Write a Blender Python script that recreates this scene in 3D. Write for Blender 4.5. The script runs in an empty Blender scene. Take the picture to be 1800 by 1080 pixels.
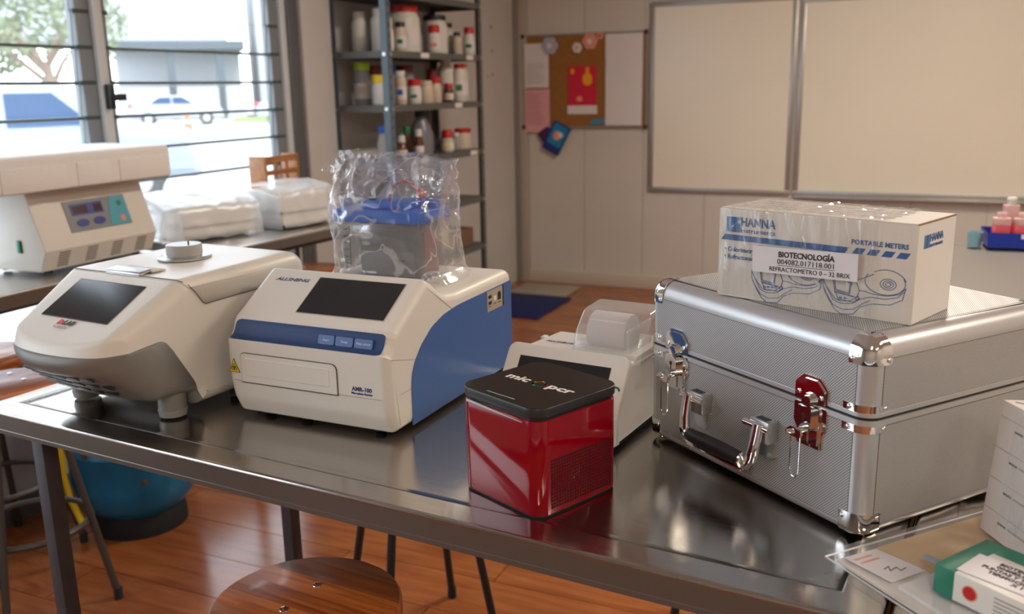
import bpy, bmesh, math, random
from mathutils import Vector, Matrix, noise

# ------------------------------------------------------------------ camera, world, light, exposure
C = bpy.context.scene.collection
PI = math.pi
rad = math.radians
T = 0.9                                   # height of the steel tables
cam_d = bpy.data.cameras.new('camera'); cam = bpy.data.objects.new('camera', cam_d); C.objects.link(cam)
cam_d.sensor_width = 36.0; cam_d.lens = 1618.7 / 1800 * 36; cam_d.clip_start = 0.05; cam_d.clip_end = 300
cam_d.dof.use_dof = True; cam_d.dof.focus_distance = 1.36; cam_d.dof.aperture_fstop = 4.6; cam_d.dof.aperture_blades = 9
_p, _r = rad(13.412), rad(-1.117)
_F = Vector((0, math.cos(_p), -math.sin(_p))); _R0 = Vector((1, 0, 0)); _U0 = _R0.cross(_F)
_R = _R0 * math.cos(_r) + _U0 * math.sin(_r); _U = -_R0 * math.sin(_r) + _U0 * math.cos(_r)
_m = Matrix((_R, _U, -_F)).transposed().to_4x4(); _m.translation = Vector((0, 0, T + 0.55))
cam.matrix_world = _m
bpy.context.scene.camera = cam

world = bpy.data.worlds.new('world'); bpy.context.scene.world = world; world.use_nodes = True
_bg = world.node_tree.nodes['Background']
_bg.inputs['Color'].default_value = (0.80, 0.90, 1.0, 1); _bg.inputs['Strength'].default_value = 5.0

sun_d = bpy.data.lights.new('sun', 'SUN'); sun_d.energy = 2.0; sun_d.angle = rad(2); sun_d.color = (1, 0.95, 0.86)
sun = bpy.data.objects.new('sun', sun_d); C.objects.link(sun); sun.rotation_euler = (rad(28), rad(30), 0)

vs = bpy.context.scene.view_settings
vs.view_transform = 'Standard'; vs.look = 'None'; vs.gamma = 1.0; vs.use_curve_mapping = False
vs.exposure = 0.22
LAMP_POWER = 21.0
LAMP_COLOR = (1.0, 0.88, 0.75)

# ------------------------------------------------------------------ frames
def hd(a): return Vector((math.cos(rad(a)), math.sin(rad(a)), 0))
ROOM_YAW = -24.3
ROOM = Vector((0.057, 6.99, 0))           # room corner: window wall meets far wall
def room(o, s, z=0.0):                    # o: out from the window wall, s: from the far wall towards the camera
    return ROOM + hd(ROOM_YAW) * o - hd(ROOM_YAW + 90) * s + Vector((0, 0, z))

# ------------------------------------------------------------------ materials
def nt(m): return m.node_tree.nodes, m.node_tree.links
def mat(name, col, rough=0.5, metal=0.0, spec=0.5, alpha=1.0, emit=None, noise_col=0.0, noise_scale=20.0,
        bump=0.0, bump_scale=200.0, stretch=None, coat=0.0, trans=0.0, rough_var=0.0, objrand=0.0):
    m = bpy.data.materials.new(name); m.use_nodes = True
    N, L = nt(m); b = N['Principled BSDF']
    b.inputs['Base Color'].default_value = (*col, 1); b.inputs['Roughness'].default_value = rough
    b.inputs['Metallic'].default_value = metal; b.inputs['Specular IOR Level'].default_value = spec
    b.inputs['Alpha'].default_value = alpha; b.inputs['Coat Weight'].default_value = coat
    b.inputs['Transmission Weight'].default_value = trans
    if emit: b.inputs['Emission Color'].default_value = (*emit[0], 1); b.inputs['Emission Strength'].default_value = emit[1]
    if noise_col or bump or rough_var:
        tc = N.new('ShaderNodeTexCoord'); mp = N.new('ShaderNodeMapping')
        if stretch: mp.inputs['Scale'].default_value = stretch
        L.new(tc.outputs['Object'], mp.inputs['Vector'])
    if noise_col:
        n = N.new('ShaderNodeTexNoise'); n.inputs['Scale'].default_value = noise_scale; n.inputs['Detail'].default_value = 6
        L.new(mp.outputs[0], n.inputs['Vector'])
        r = N.new('ShaderNodeValToRGB'); r.color_ramp.elements[0].position = 0.3; r.color_ramp.elements[1].position = 0.7
        r.color_ramp.elements[0].color = (*[c * (1 - noise_col) for c in col], 1)
        r.color_ramp.elements[1].color = (*[min(1, c * (1 + noise_col)) for c in col], 1)
        L.new(n.outputs['Fac'], r.inputs['Fac'])
        out = r.outputs['Color']
        if objrand:
            oi = N.new('ShaderNodeObjectInfo'); hs = N.new('ShaderNodeHueSaturation'); mr = N.new('ShaderNodeMapRange')
            mr.inputs['To Min'].default_value = 1 - objrand; mr.inputs['To Max'].default_value = 1 + objrand
            L.new(oi.outputs['Random'], mr.inputs['Value']); L.new(mr.outputs[0], hs.inputs['Value'])
            L.new(out, hs.inputs['Color']); out = hs.outputs['Color']
        L.new(out, b.inputs['Base Color'])
    if bump:
        n2 = N.new('ShaderNodeTexNoise'); n2.inputs['Scale'].default_value = bump_scale; n2.inputs['Detail'].default_value = 4
        L.new(mp.outputs[0], n2.inputs['Vector'])
        bp = N.new('ShaderNodeBump'); bp.inputs['Strength'].default_value = bump; bp.inputs['Distance'].default_value = 0.002
        L.new(n2.outputs['Fac'], bp.inputs['Height']); L.new(bp.outputs[0], b.inputs['Normal'])
    if rough_var:
        n3 = N.new('ShaderNodeTexNoise'); n3.inputs['Scale'].default_value = 9; n3.inputs['Detail'].default_value = 8
        L.new(mp.outputs[0], n3.inputs['Vector']); mr3 = N.new('ShaderNodeMapRange')
        mr3.inputs['To Min'].default_value = max(0.02, rough - rough_var); mr3.inputs['To Max'].default_value = rough + rough_var
        L.new(n3.outputs['Fac'], mr3.inputs['Value']); L.new(mr3.outputs[0], b.inputs['Roughness'])
    return m

M = {}
M['white_plastic'] = mat('white_plastic', (0.78, 0.745, 0.68), 0.38, bump=0.04, bump_scale=900)
M['white_cool'] = mat('white_cool', (0.78, 0.77, 0.74), 0.4, bump=0.04, bump_scale=900)
M['grey_plastic'] = mat('grey_plastic', (0.20, 0.19, 0.175), 0.42)
M['foot_grey'] = mat('foot_grey', (0.27, 0.26, 0.24), 0.4)
M['grey_light'] = mat('grey_light', (0.42, 0.41, 0.39), 0.35)
M['seam_dark'] = mat('seam_dark', (0.10, 0.09, 0.08), 0.7)
M['seam_soft'] = mat('seam_soft', (0.48, 0.44, 0.38), 0.6)
M['blue_panel'] = mat('blue_panel', (0.045, 0.135, 0.38), 0.42, bump=0.05, bump_scale=900)
M['blue_strip'] = mat('blue_strip', (0.085, 0.16, 0.40), 0.38)
M['blue_key'] = mat('blue_key', (0.10, 0.19, 0.45), 0.4)
M['blue_ink'] = mat('blue_ink', (0.03, 0.055, 0.22), 0.5)
M['screen'] = mat('screen', (0.022, 0.023, 0.025), 0.12, spec=0.35)
M['black'] = mat('black', (0.012, 0.012, 0.013), 0.45)
M['black_gloss'] = mat('black_gloss', (0.018, 0.015, 0.015), 0.22, spec=0.5)
M['black_edge'] = mat('black_edge', (0.03, 0.03, 0.032), 0.3)
M['rubber'] = mat('rubber', (0.02, 0.02, 0.02), 0.8)
M['white_ink'] = mat('white_ink', (0.8, 0.78, 0.72), 0.5)
M['red_ink'] = mat('red_ink', (0.75, 0.03, 0.03), 0.5)
M['green_ink'] = mat('green_ink', (0.05, 0.45, 0.15), 0.5)
M['cyan_ink'] = mat('cyan_ink', (0.02, 0.30, 0.50), 0.5)
M['grey_ink'] = mat('grey_ink', (0.32, 0.30, 0.28), 0.5)
M['dark_ink'] = mat('dark_ink', (0.03, 0.03, 0.03), 0.6)
M['faint_ink'] = mat('faint_ink', (0.45, 0.42, 0.38), 0.6)
M['yellow'] = mat('yellow', (0.85, 0.66, 0.02), 0.5)
M['red_gloss'] = mat('red_gloss', (0.27, 0.0, 0.008), 0.08, spec=0.5, coat=0.15)
M['red_hole'] = mat('red_hole', (0.02, 0.0, 0.0), 0.9)
M['steel'] = mat('steel', (0.46, 0.43, 0.40), 0.16, metal=1.0, bump=0.05, bump_scale=60, stretch=(1, 12, 1), rough_var=0.07)
M['steel_back'] = mat('steel_back', (0.50, 0.47, 0.44), 0.3, metal=0.85, bump=0.08, bump_scale=40, stretch=(1, 10, 1))
M['steel_counter'] = mat('steel_counter', (0.20, 0.185, 0.17), 0.5, metal=0.5)
M['leg_paint'] = mat('leg_paint', (0.040, 0.034, 0.040), 0.45, noise_col=0.2, noise_scale=30)
M['tube_steel'] = mat('tube_steel', (0.085, 0.078, 0.074), 0.4, metal=0.5)
M['tube_black'] = mat('tube_black', (0.015, 0.015, 0.017), 0.4)
M['alu'] = mat('alu', (0.62, 0.62, 0.63), 0.36, metal=0.65, bump=0.03, bump_scale=300)
M['chrome'] = mat('chrome', (0.82, 0.82, 0.82), 0.06, metal=1.0)
M['chrome_dull'] = mat('chrome_dull', (0.55, 0.55, 0.54), 0.3, metal=0.9)
M['carton'] = mat('carton', (0.72, 0.67, 0.60), 0.6, noise_col=0.03, noise_scale=5, bump=0.2, bump_scale=50, stretch=(12, 12, 0.3))
M['carton_white'] = mat('carton_white', (0.80, 0.77, 0.74), 0.55)
M['carton_edge'] = mat('carton_edge', (0.30, 0.17, 0.08), 0.8)
M['box_blue'] = mat('box_blue', (0.035, 0.12, 0.33), 0.5)
M['box_blue_light'] = mat('box_blue_light', (0.10, 0.24, 0.48), 0.5)
M['label_paper'] = mat('label_paper', (0.78, 0.76, 0.79), 0.5)
M['acrylic'] = mat('acrylic', (0.60, 0.62, 0.66), 0.08, alpha=0.12, spec=0.7)
M['smoke'] = mat('smoke', (0.035, 0.035, 0.04), 0.2, alpha=0.93)
M['pink_inside'] = mat('pink_inside', (0.22, 0.035, 0.045), 0.5)
M['lid_blue'] = mat('lid_blue', (0.01, 0.13, 0.60), 0.3)
M['glass'] = mat('glass', (0.75, 0.85, 0.83), 0.03, alpha=0.10, spec=0.5)
M['glass_edge'] = mat('glass_edge', (0.05, 0.08, 0.08), 0.3)
M['window_white'] = mat('window_white', (0.62, 0.64, 0.64), 0.4)
M['window_grey'] = mat('window_grey', (0.20, 0.22, 0.24), 0.4)
M['frame_dark'] = mat('frame_dark', (0.10, 0.105, 0.11), 0.5)
M['wall'] = mat('wall', (0.60, 0.56, 0.50), 0.55, noise_col=0.03, noise_scale=3)
M['wall_grey'] = mat('wall_grey', (0.55, 0.53, 0.51), 0.5, noise_col=0.04, noise_scale=4)
M['trim'] = mat('trim', (0.26, 0.24, 0.22), 0.45)
M['trim_light'] = mat('trim_light', (0.45, 0.40, 0.34), 0.45)
M['skirting'] = mat('skirting', (0.60, 0.53, 0.44), 0.5)
M['ceiling'] = mat('ceiling', (0.76, 0.75, 0.73), 0.7)
M['board'] = mat('board', (0.80, 0.75, 0.63), 0.25, noise_col=0.02, noise_scale=2)
M['board_frame'] = mat('board_frame', (0.42, 0.40, 0.38), 0.35, metal=0.6)
M['cork'] = mat('cork', (0.30, 0.13, 0.03), 0.9, noise_col=0.25, noise_scale=160)
M['paper'] = mat('paper', (0.72, 0.68, 0.68), 0.7)
M['paper_pink'] = mat('paper_pink', (0.70, 0.36, 0.38), 0.7)
M['paper_red'] = mat('paper_red', (0.62, 0.01, 0.05), 0.6)
M['orange'] = mat('orange', (0.85, 0.38, 0.01), 0.6)
M['salmon'] = mat('salmon', (0.75, 0.30, 0.22), 0.6)
M['packet_blue'] = mat('packet_blue', (0.01, 0.22, 0.45), 0.35)
M['packet_navy'] = mat('packet_navy', (0.01, 0.03, 0.20), 0.35)
M['shelf_blue'] = mat('shelf_blue', (0.10, 0.15, 0.19), 0.4, noise_col=0.1, noise_scale=30)
M['shelf_grey'] = mat('shelf_grey', (0.10, 0.105, 0.10), 0.5)
M['mat_blue'] = mat('mat_blue', (0.005, 0.012, 0.10), 0.9, noise_col=0.2, noise_scale=120)
M['mat_beige'] = mat('mat_beige', (0.36, 0.31, 0.25), 0.9)
M['gas_blue'] = mat('gas_blue', (0.004, 0.16, 0.36), 0.35, noise_col=0.22, noise_scale=9)
M['gas_dark'] = mat('gas_dark', (0.008, 0.010, 0.014), 0.7)
M['rust'] = mat('rust', (0.12, 0.07, 0.03), 0.8)
M['hose'] = mat('hose', (0.75, 0.55, 0.01), 0.4)
M['manila'] = mat('manila', (0.62, 0.42, 0.20), 0.6)
M['pkg_green'] = mat('pkg_green', (0.02, 0.20, 0.13), 0.4)
M['pkg_white'] = mat('pkg_white', (0.75, 0.72, 0.66), 0.45)
M['tray_blue'] = mat('tray_blue', (0.01, 0.04, 0.38), 0.35)
M['pink_soap'] = mat('pink_soap', (0.80, 0.12, 0.14), 0.15)
M['pink_clear'] = mat('pink_clear', (0.85, 0.55, 0.52), 0.15, alpha=0.6)
M['teal'] = mat('teal', (0.01, 0.27, 0.24), 0.25)
M['teal_dark'] = mat('teal_dark', (0.20, 0.16, 0.28), 0.3)
M['amber'] = mat('amber', (0.10, 0.03, 0.01), 0.2)
M['bottle_grey'] = mat('bottle_grey', (0.18, 0.18, 0.20), 0.3)
M['jar_white'] = mat('jar_white', (0.68, 0.65, 0.60), 0.4)
M['jar_cream'] = mat('jar_cream', (0.62, 0.52, 0.42), 0.4)
M['jar_glass'] = mat('jar_glass', (0.55, 0.55, 0.58), 0.1, alpha=0.5)
M['cap_red'] = mat('cap_red', (0.50, 0.01, 0.015), 0.4)
M['cap_dkred'] = mat('cap_dkred', (0.20, 0.01, 0.02), 0.4)
M['cap_lime'] = mat('cap_lime', (0.42, 0.68, 0.02), 0.4)
M['cap_yellow'] = mat('cap_yellow', (0.85, 0.62, 0.01), 0.4)
M['cap_blue'] = mat('cap_blue', (0.01, 0.10, 0.55), 0.4)
M['cap_green'] = mat('cap_green', (0.01, 0.18, 0.08), 0.4)
M['foam'] = mat('foam', (0.86, 0.85, 0.83), 0.7, bump=0.3, bump_scale=120)
M['panel_grey'] = mat('panel_grey', (0.20, 0.22, 0.24), 0.4)
M['panel_cyan'] = mat('panel_cyan', (0.05, 0.36, 0.48), 0.4)
M['panel_navy'] = mat('panel_navy', (0.01, 0.03, 0.25), 0.3)
M['display_red'] = mat('display_red', (0.06, 0.01, 0.02), 0.2)
M['switch_green'] = mat('switch_green', (0.0, 0.30, 0.16), 0.3)
M['centri'] = mat('centri', (0.72, 0.69, 0.63), 0.45)
M['crate'] = mat('crate', (0.20, 0.11, 0.07), 0.7)
M['car_white'] = mat('car_white', (0.36, 0.39, 0.44), 0.25, coat=0.5)
M['car_silver'] = mat('car_silver', (0.27, 0.32, 0.42), 0.3, metal=0.2, coat=0.5)
M['car_glass'] = mat('car_glass', (0.03, 0.07, 0.16), 0.5, spec=0.2)
M['tire'] = mat('tire', (0.03, 0.03, 0.035), 0.8)
M['build_white'] = mat('build_white', (0.36, 0.38, 0.41), 0.7)
M['build_grey'] = mat('build_grey', (0.07, 0.09, 0.11), 0.7)
M['asphalt'] = mat('asphalt', (0.34, 0.34, 0.34), 0.9, noise_col=0.06, noise_scale=2)
M['grass'] = mat('grass', (0.20, 0.28, 0.06), 0.9, noise_col=0.2, noise_scale=2)
M['leaf'] = mat('leaf', (0.17, 0.20, 0.12), 0.8, noise_col=0.3, noise_scale=2)
M['bark'] = mat('bark', (0.22, 0.16, 0.12), 0.9)
M['cone'] = mat('cone', (0.85, 0.14, 0.04), 0.5)

def film_mat(name, base, edge, tint, rough, bump, scale, diff=0.3, zs=1.0, crease=0.0):
    m = bpy.data.materials.new(name); m.use_nodes = True; N, L = nt(m); out = N['Material Output']; b = N['Principled BSDF']
    b.inputs['Base Color'].default_value = (*tint, 1); b.inputs['Roughness'].default_value = rough; b.inputs['Specular IOR Level'].default_value = 1.0
    tc = N.new('ShaderNodeTexCoord'); mp = N.new('ShaderNodeMapping'); mp.inputs['Scale'].default_value = (1, 1, zs); L.new(tc.outputs['Object'], mp.inputs['Vector'])
    n = N.new('ShaderNodeTexNoise'); n.noise_type = 'RIDGED_MULTIFRACTAL'; n.inputs['Scale'].default_value = scale; n.inputs['Detail'].default_value = 3; L.new(mp.outputs[0], n.inputs['Vector'])
    bp = N.new('ShaderNodeBump'); bp.inputs['Strength'].default_value = bump; bp.inputs['Distance'].default_value = 0.003; L.new(n.outputs['Fac'], bp.inputs['Height'])
    L.new(bp.outputs[0], b.inputs['Normal'])
    gl = N.new('ShaderNodeBsdfGlossy'); gl.inputs['Roughness'].default_value = rough; L.new(bp.outputs[0], gl.inputs['Normal'])
    mx0 = N.new('ShaderNodeMixShader'); mx0.inputs[0].default_value = diff; L.new(gl.outputs[0], mx0.inputs[1]); L.new(b.outputs[0], mx0.inputs[2])
    tr = N.new('ShaderNodeBsdfTransparent'); lw = N.new('ShaderNodeLayerWeight'); lw.inputs['Blend'].default_value = 0.35; L.new(bp.outputs[0], lw.inputs['Normal'])
    mr = N.new('ShaderNodeMapRange'); mr.inputs['From Min'].default_value = 0.1; mr.inputs['To Min'].default_value = base; mr.inputs['To Max'].default_value = edge; L.new(lw.outputs['Facing'], mr.inputs['Value'])
    n2 = N.new('ShaderNodeTexNoise'); n2.inputs['Scale'].default_value = scale * 0.9; n2.inputs['Detail'].default_value = 1.5; n2.inputs['Distortion'].default_value = 0.8; L.new(mp.outputs[0], n2.inputs['Vector'])
    sb = N.new('ShaderNodeMath'); sb.operation = 'SUBTRACT'; sb.inputs[1].default_value = 0.5; L.new(n2.outputs['Fac'], sb.inputs[0])
    ab = N.new('ShaderNodeMath'); ab.operation = 'ABSOLUTE'; L.new(sb.outputs[0], ab.inputs[0])
    cr = N.new('ShaderNodeMapRange'); cr.inputs['From Min'].default_value = 0.0; cr.inputs['From Max'].default_value = 0.022; cr.inputs['To Min'].default_value = crease; cr.inputs['To Max'].default_value = 0.0; L.new(ab.outputs[0], cr.inputs['Value'])
    sm = N.new('ShaderNodeMath'); sm.operation = 'ADD'; sm.use_clamp = True; L.new(mr.outputs[0], sm.inputs[0]); L.new(cr.outputs[0], sm.inputs[1])
    mx = N.new('ShaderNodeMixShader'); L.new(sm.outputs[0], mx.inputs[0]); L.new(tr.outputs[0], mx.inputs[1]); L.new(mx0.outputs[0], mx.inputs[2]); L.new(mx.outputs[0], out.inputs['Surface'])
    return m
M['film'] = film_mat('film', 0.06, 0.75, (0.95, 0.95, 0.97), 0.10, 1.0, 45, 0.5, 0.30, crease=0.28)
M['film_bag'] = film_mat('film_bag', 0.12, 0.72, (0.93, 0.94, 0.96), 0.11, 0.8, 16, 0.5, crease=0.42)
M['cover_clear'] = film_mat('cover_clear', 0.20, 0.80, (0.86, 0.87, 0.87), 0.15, 0.0, 5, 0.6)
M['film_clear'] = film_mat('film_clear', 0.08, 0.5, (0.92, 0.92, 0.94), 0.10, 0.3, 16, 0.3)
M['film_milky'] = film_mat('film_milky', 0.42, 0.85, (0.88, 0.89, 0.91), 0.30, 0.5, 9, 0.85)
def wood_mat(name, c1, c2, rough, objrand=0.0, scale=(3, 40, 40), coat=0.0, grain=1.0):
    m = bpy.data.materials.new(name); m.use_nodes = True; N, L = nt(m); b = N['Principled BSDF']
    tc = N.new('ShaderNodeTexCoord'); mp = N.new('ShaderNodeMapping'); mp.inputs['Scale'].default_value = scale
    oi = N.new('ShaderNodeObjectInfo'); ad = N.new('ShaderNodeVectorMath'); ad.operation = 'ADD'
    ml = N.new('ShaderNodeMath'); ml.operation = 'MULTIPLY'; ml.inputs[1].default_value = 37.0
    L.new(oi.outputs['Random'], ml.inputs[0]); L.new(tc.outputs['Object'], mp.inputs['Vector'])
    L.new(mp.outputs[0], ad.inputs[0]); L.new(ml.outputs[0], ad.inputs[1])
    n = N.new('ShaderNodeTexNoise'); n.inputs['Scale'].default_value = 1.6 * grain; n.inputs['Detail'].default_value = 8; n.inputs['Distortion'].default_value = 0.6
    L.new(ad.outputs[0], n.inputs['Vector'])
    r = N.new('ShaderNodeValToRGB'); r.color_ramp.elements[0].position = 0.32; r.color_ramp.elements[1].position = 0.68
    r.color_ramp.elements[0].color = (*c1, 1); r.color_ramp.elements[1].color = (*c2, 1)
    L.new(n.outputs['Fac'], r.inputs['Fac'])
    hs = N.new('ShaderNodeHueSaturation'); mr = N.new('ShaderNodeMapRange')
    mr.inputs['To Min'].default_value = 1 - objrand; mr.inputs['To Max'].default_value = 1 + objrand
    L.new(oi.outputs['Random'], mr.inputs['Value']); L.new(mr.outputs[0], hs.inputs['Value']); L.new(r.outputs[0], hs.inputs['Color'])
    L.new(hs.outputs[0], b.inputs['Base Color']); b.inputs['Roughness'].default_value = rough; b.inputs['Coat Weight'].default_value = coat
    return m
M['plank'] = wood_mat('floor_plank', (0.24, 0.065, 0.018), (0.40, 0.135, 0.042), 0.20, 0.10, (2.5, 14, 14))
M['seat_wood'] = wood_mat('seat_wood', (0.26, 0.052, 0.012), (0.60, 0.185, 0.040), 0.36, 0.45, (3, 45, 45), coat=0.08)
M['chair_wood'] = wood_mat('chair_wood', (0.28, 0.10, 0.03), (0.42, 0.18, 0.06), 0.4)

def textured_alu():
    m = bpy.data.materials.new('textured_aluminium'); m.use_nodes = True; N, L = nt(m); b = N['Principled BSDF']
    b.inputs['Metallic'].default_value = 0.35; b.inputs['Roughness'].default_value = 0.42
    tc = N.new('ShaderNodeTexCoord')
    sx = N.new('ShaderNodeSeparateXYZ'); L.new(tc.outputs['Object'], sx.inputs[0])
    xy = N.new('ShaderNodeMath'); xy.operation = 'ADD'; L.new(sx.outputs[0], xy.inputs[0]); L.new(sx.outputs[1], xy.inputs[1])
    def diag(kx, kz):
        a = N.new('ShaderNodeMath'); a.operation = 'MULTIPLY'; a.inputs[1].default_value = kx; L.new(xy.outputs[0], a.inputs[0])
        c = N.new('ShaderNodeMath'); c.operation = 'MULTIPLY_ADD'; c.inputs[1].default_value = kz
        zz = N.new('ShaderNodeMath'); zz.operation = 'SUBTRACT'; L.new(sx.outputs[2], zz.inputs[0]); zz.inputs[1].default_value = 0.0
        L.new(zz.outputs[0], c.inputs[0]); L.new(a.outputs[0], c.inputs[2])
        s = N.new('ShaderNodeMath'); s.operation = 'SINE'; L.new(c.outputs[0], s.inputs[0]); return s.outputs[0]
    k = 2 * PI / 0.0031
    d1 = diag(-k * 0.8, k * 0.8); d2 = diag(k * 1.7, k * 1.3)
    mx = N.new('ShaderNodeMath'); mx.operation = 'MULTIPLY_ADD'; mx.inputs[1].default_value = 0.35
    L.new(d2, mx.inputs[0]); L.new(d1, mx.inputs[2])
    r = N.new('ShaderNodeMapRange'); r.inputs['From Min'].default_value = -1.2; r.inputs['From Max'].default_value = 1.2
    L.new(mx.outputs[0], r.inputs['Value'])
    cr = N.new('ShaderNodeValToRGB'); cr.color_ramp.elements[0].color = (0.20, 0.20, 0.205, 1); cr.color_ramp.elements[1].color = (0.60, 0.60, 0.60, 1)
    cr.color_ramp.elements[0].position = 0.1; cr.color_ramp.elements[1].position = 0.75
    L.new(r.outputs[0], cr.inputs['Fac']); L.new(cr.outputs[0], b.inputs['Base Color'])
    bp = N.new('ShaderNodeBump'); bp.inputs['Strength'].default_value = 0.35; bp.inputs['Distance'].default_value = 0.0004
    L.new(r.outputs[0], bp.inputs['Height']); L.new(bp.outputs[0], b.inputs['Normal'])
    return m
M['alu_tex'] = textured_alu()

# ------------------------------------------------------------------ object helpers
def finish(bm, name, m, parent=None, smooth=40, wn=False, loc=None, rot=None):
    bmesh.ops.recalc_face_normals(bm, faces=bm.faces[:])
    me = bpy.data.meshes.new(name); bm.to_mesh(me); bm.free()
    ms = m if isinstance(m, (list, tuple)) else [m]
    for x in ms: me.materials.append(x)
    if smooth:
        for p in me.polygons: p.use_smooth = True
        me.set_sharp_from_angle(angle=rad(smooth))
    o = bpy.data.objects.new(name, me); C.objects.link(o)
    if parent: o.parent = parent
    if loc is not None: o.location = loc
    if rot is not None: o.rotation_euler = rot
    if wn:
        w = o.modifiers.new('wn', 'WEIGHTED_NORMAL'); w.keep_sharp = True; w.weight = 80
    return o
def thing(name, label, cat, loc=(0, 0, 0), rz=0.0, group=None):
    o = bpy.data.objects.new(name, None); C.objects.link(o); o.empty_display_size = 0.05
    o.location = loc; o.rotation_euler = (0, 0, rad(rz)); o['label'] = label; o['category'] = cat
    if group: o['group'] = group
    return o
def tag(o, label, cat, group=None):
    o['label'] = label; o['category'] = cat
    if group: o['group'] = group
    return o
def struct(bm, name, m, smooth=40, parent=None):
    o = finish(bm, name, m, parent, smooth)
    if parent is None:
        o['kind'] = 'structure'; o.location = ROOM; o.rotation_euler = (0, 0, rad(ROOM_YAW))
    return o
def B(): return bmesh.new()
def box(bm, x0, x1, y0, y1, z0, z1, bev=0.0, seg=2, mi=0):
    r = bmesh.ops.create_cube(bm, size=1.0)
    vs_ = r['verts']
    for v in vs_:
        v.co = Vector(((x0 + x1) / 2 + v.co.x * (x1 - x0), (y0 + y1) / 2 + v.co.y * (y1 - y0), (z0 + z1) / 2 + v.co.z * (z1 - z0)))
    fs = set(f for v in vs_ for f in v.link_faces)
    if mi:
        for f in fs: f.material_index = mi
    if bev:
        es = list(set(e for v in vs_ for e in v.link_edges))
        bmesh.ops.bevel(bm, geom=es, offset=bev, segments=seg, profile=0.5, affect='EDGES', clamp_overlap=True)
    return bm
def obox(name, dims, m, parent=None, bev=0.0, seg=2, smooth=40):
    bm = B(); box(bm, *dims, bev=bev, seg=seg); return finish(bm, name, m, parent, smooth)
def tube(bm, pts, r, seg=10, cap=True, closed=False):
    pts = [Vector(p) for p in pts]; n = len(pts); rings = []
    prev = None
    for i, p in enumerate(pts):
        if closed: d = (pts[(i + 1) % n] - pts[i - 1])
        else: d = (pts[min(i + 1, n - 1)] - pts[max(i - 1, 0)])
        d.normalize()
        if prev is None: a = d.orthogonal().normalized()
        else:
            a = prev - d * prev.dot(d)
            a = a.normalized() if a.length > 1e-6 else d.orthogonal().normalized()
        prev = a; b = d.cross(a)
        rr = r[i] if isinstance(r, (list, tuple)) else r
        rings.append([bm.verts.new(p + (a * math.cos(t) + b * math.sin(t)) * rr) for t in [2 * PI * k / seg for k in range(seg)]])
    m_ = n if closed else n - 1
    for i in range(m_):
        A, D = rings[i], rings[(i + 1) % n]
        if closed and i == n - 1:
            k0 = min(range(seg), key=lambda k: (A[0].co - D[k].co).length); D = D[k0:] + D[:k0]
        for k in range(seg): bm.faces.new((A[k], A[(k + 1) % seg], D[(k + 1) % seg], D[k]))
    if cap and not closed: bm.faces.new(rings[0][::-1]); bm.faces.new(rings[-1])
    return bm
def lathe(bm, prof, seg=32, c=(0, 0, 0), axis='z', mi=0):
    c = Vector(c); rings = []
    def P(r, h, t):
        if axis == 'z': return c + Vector((r * math.cos(t), r * math.sin(t), h))
        if axis == 'y': return c + Vector((r * math.cos(t), h, r * math.sin(t)))
        return c + Vector((h, r * math.cos(t), r * math.sin(t)))
    for r, h in prof:
        if r < 1e-6: rings.append([bm.verts.new(P(0, h, 0))])
        else: rings.append([bm.verts.new(P(r, h, 2 * PI * k / seg)) for k in range(seg)])
    for A, D in zip(rings, rings[1:]):
        for k in range(seg):
            k2 = (k + 1) % seg
            if len(A) == 1 and len(D) == 1: break
            if len(A) == 1: f = bm.faces.new((A[0], D[k2], D[k]))
            elif len(D) == 1: f = bm.faces.new((A[k], A[k2], D[0]))
            else: f = bm.faces.new((A[k], A[k2], D[k2], D[k]))
            f.material_index = mi
    for R_, fl in ((rings[0], True), (rings[-1], False)):
        if len(R_) > 1:
            f = bm.faces.new(R_[::-1] if fl else R_); f.material_index = mi
    return bm
def fillet(pts, seg=6):                   # pts: (y, z, radius)
    out = []; n = len(pts)
    for i in range(n):
        p = Vector(pts[i][:2]); r = pts[i][2] if len(pts[i]) > 2 else 0
        if r <= 0: out.append(p); continue
        a = Vector(pts[i - 1][:2]) - p; b = Vector(pts[(i + 1) % n][:2]) - p
        la, lb = a.length, b.length; a /= la; b /= lb
        ang = math.acos(max(-1, min(1, a.dot(b))))
        if ang > PI - 0.02: out.append(p); continue
        t = min(r / math.tan(ang / 2), la * 0.49, lb * 0.49); r2 = t * math.tan(ang / 2)
        bis = (a + b).normalized(); c = p + bis * (r2 / math.sin(ang / 2))
        s0 = p + a * t - c; s1 = p + b * t - c
        a0 = math.atan2(s0.y, s0.x); a1 = math.atan2(s1.y, s1.x)
        d = (a1 - a0 + PI) % (2 * PI) - PI
        for k in range(seg + 1):
            q = a0 + d * k / seg; out.append(c + Vector((math.cos(q), math.sin(q))) * r2)
    return out
def inset(poly, d):
    n = len(poly); area = sum(poly[i - 1].x * poly[i].y - poly[i].x * poly[i - 1].y for i in range(n)); sg = 1 if area > 0 else -1
    out = []
    for i in range(n):
        e1 = (poly[i] - poly[i - 1]); e2 = (poly[(i + 1) % n] - poly[i])
        if e1.length < 1e-9: e1 = e2
        if e2.length < 1e-9: e2 = e1
        n1 = Vector((-e1.y, e1.x)).normalized() * sg; n2 = Vector((-e2.y, e2.x)).normalized() * sg
        nn = (n1 + n2); nn = nn.normalized() if nn.length > 1e-6 else n1
        out.append(poly[i] + nn * d / max(0.6, nn.dot(n1)))
    return out
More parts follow.
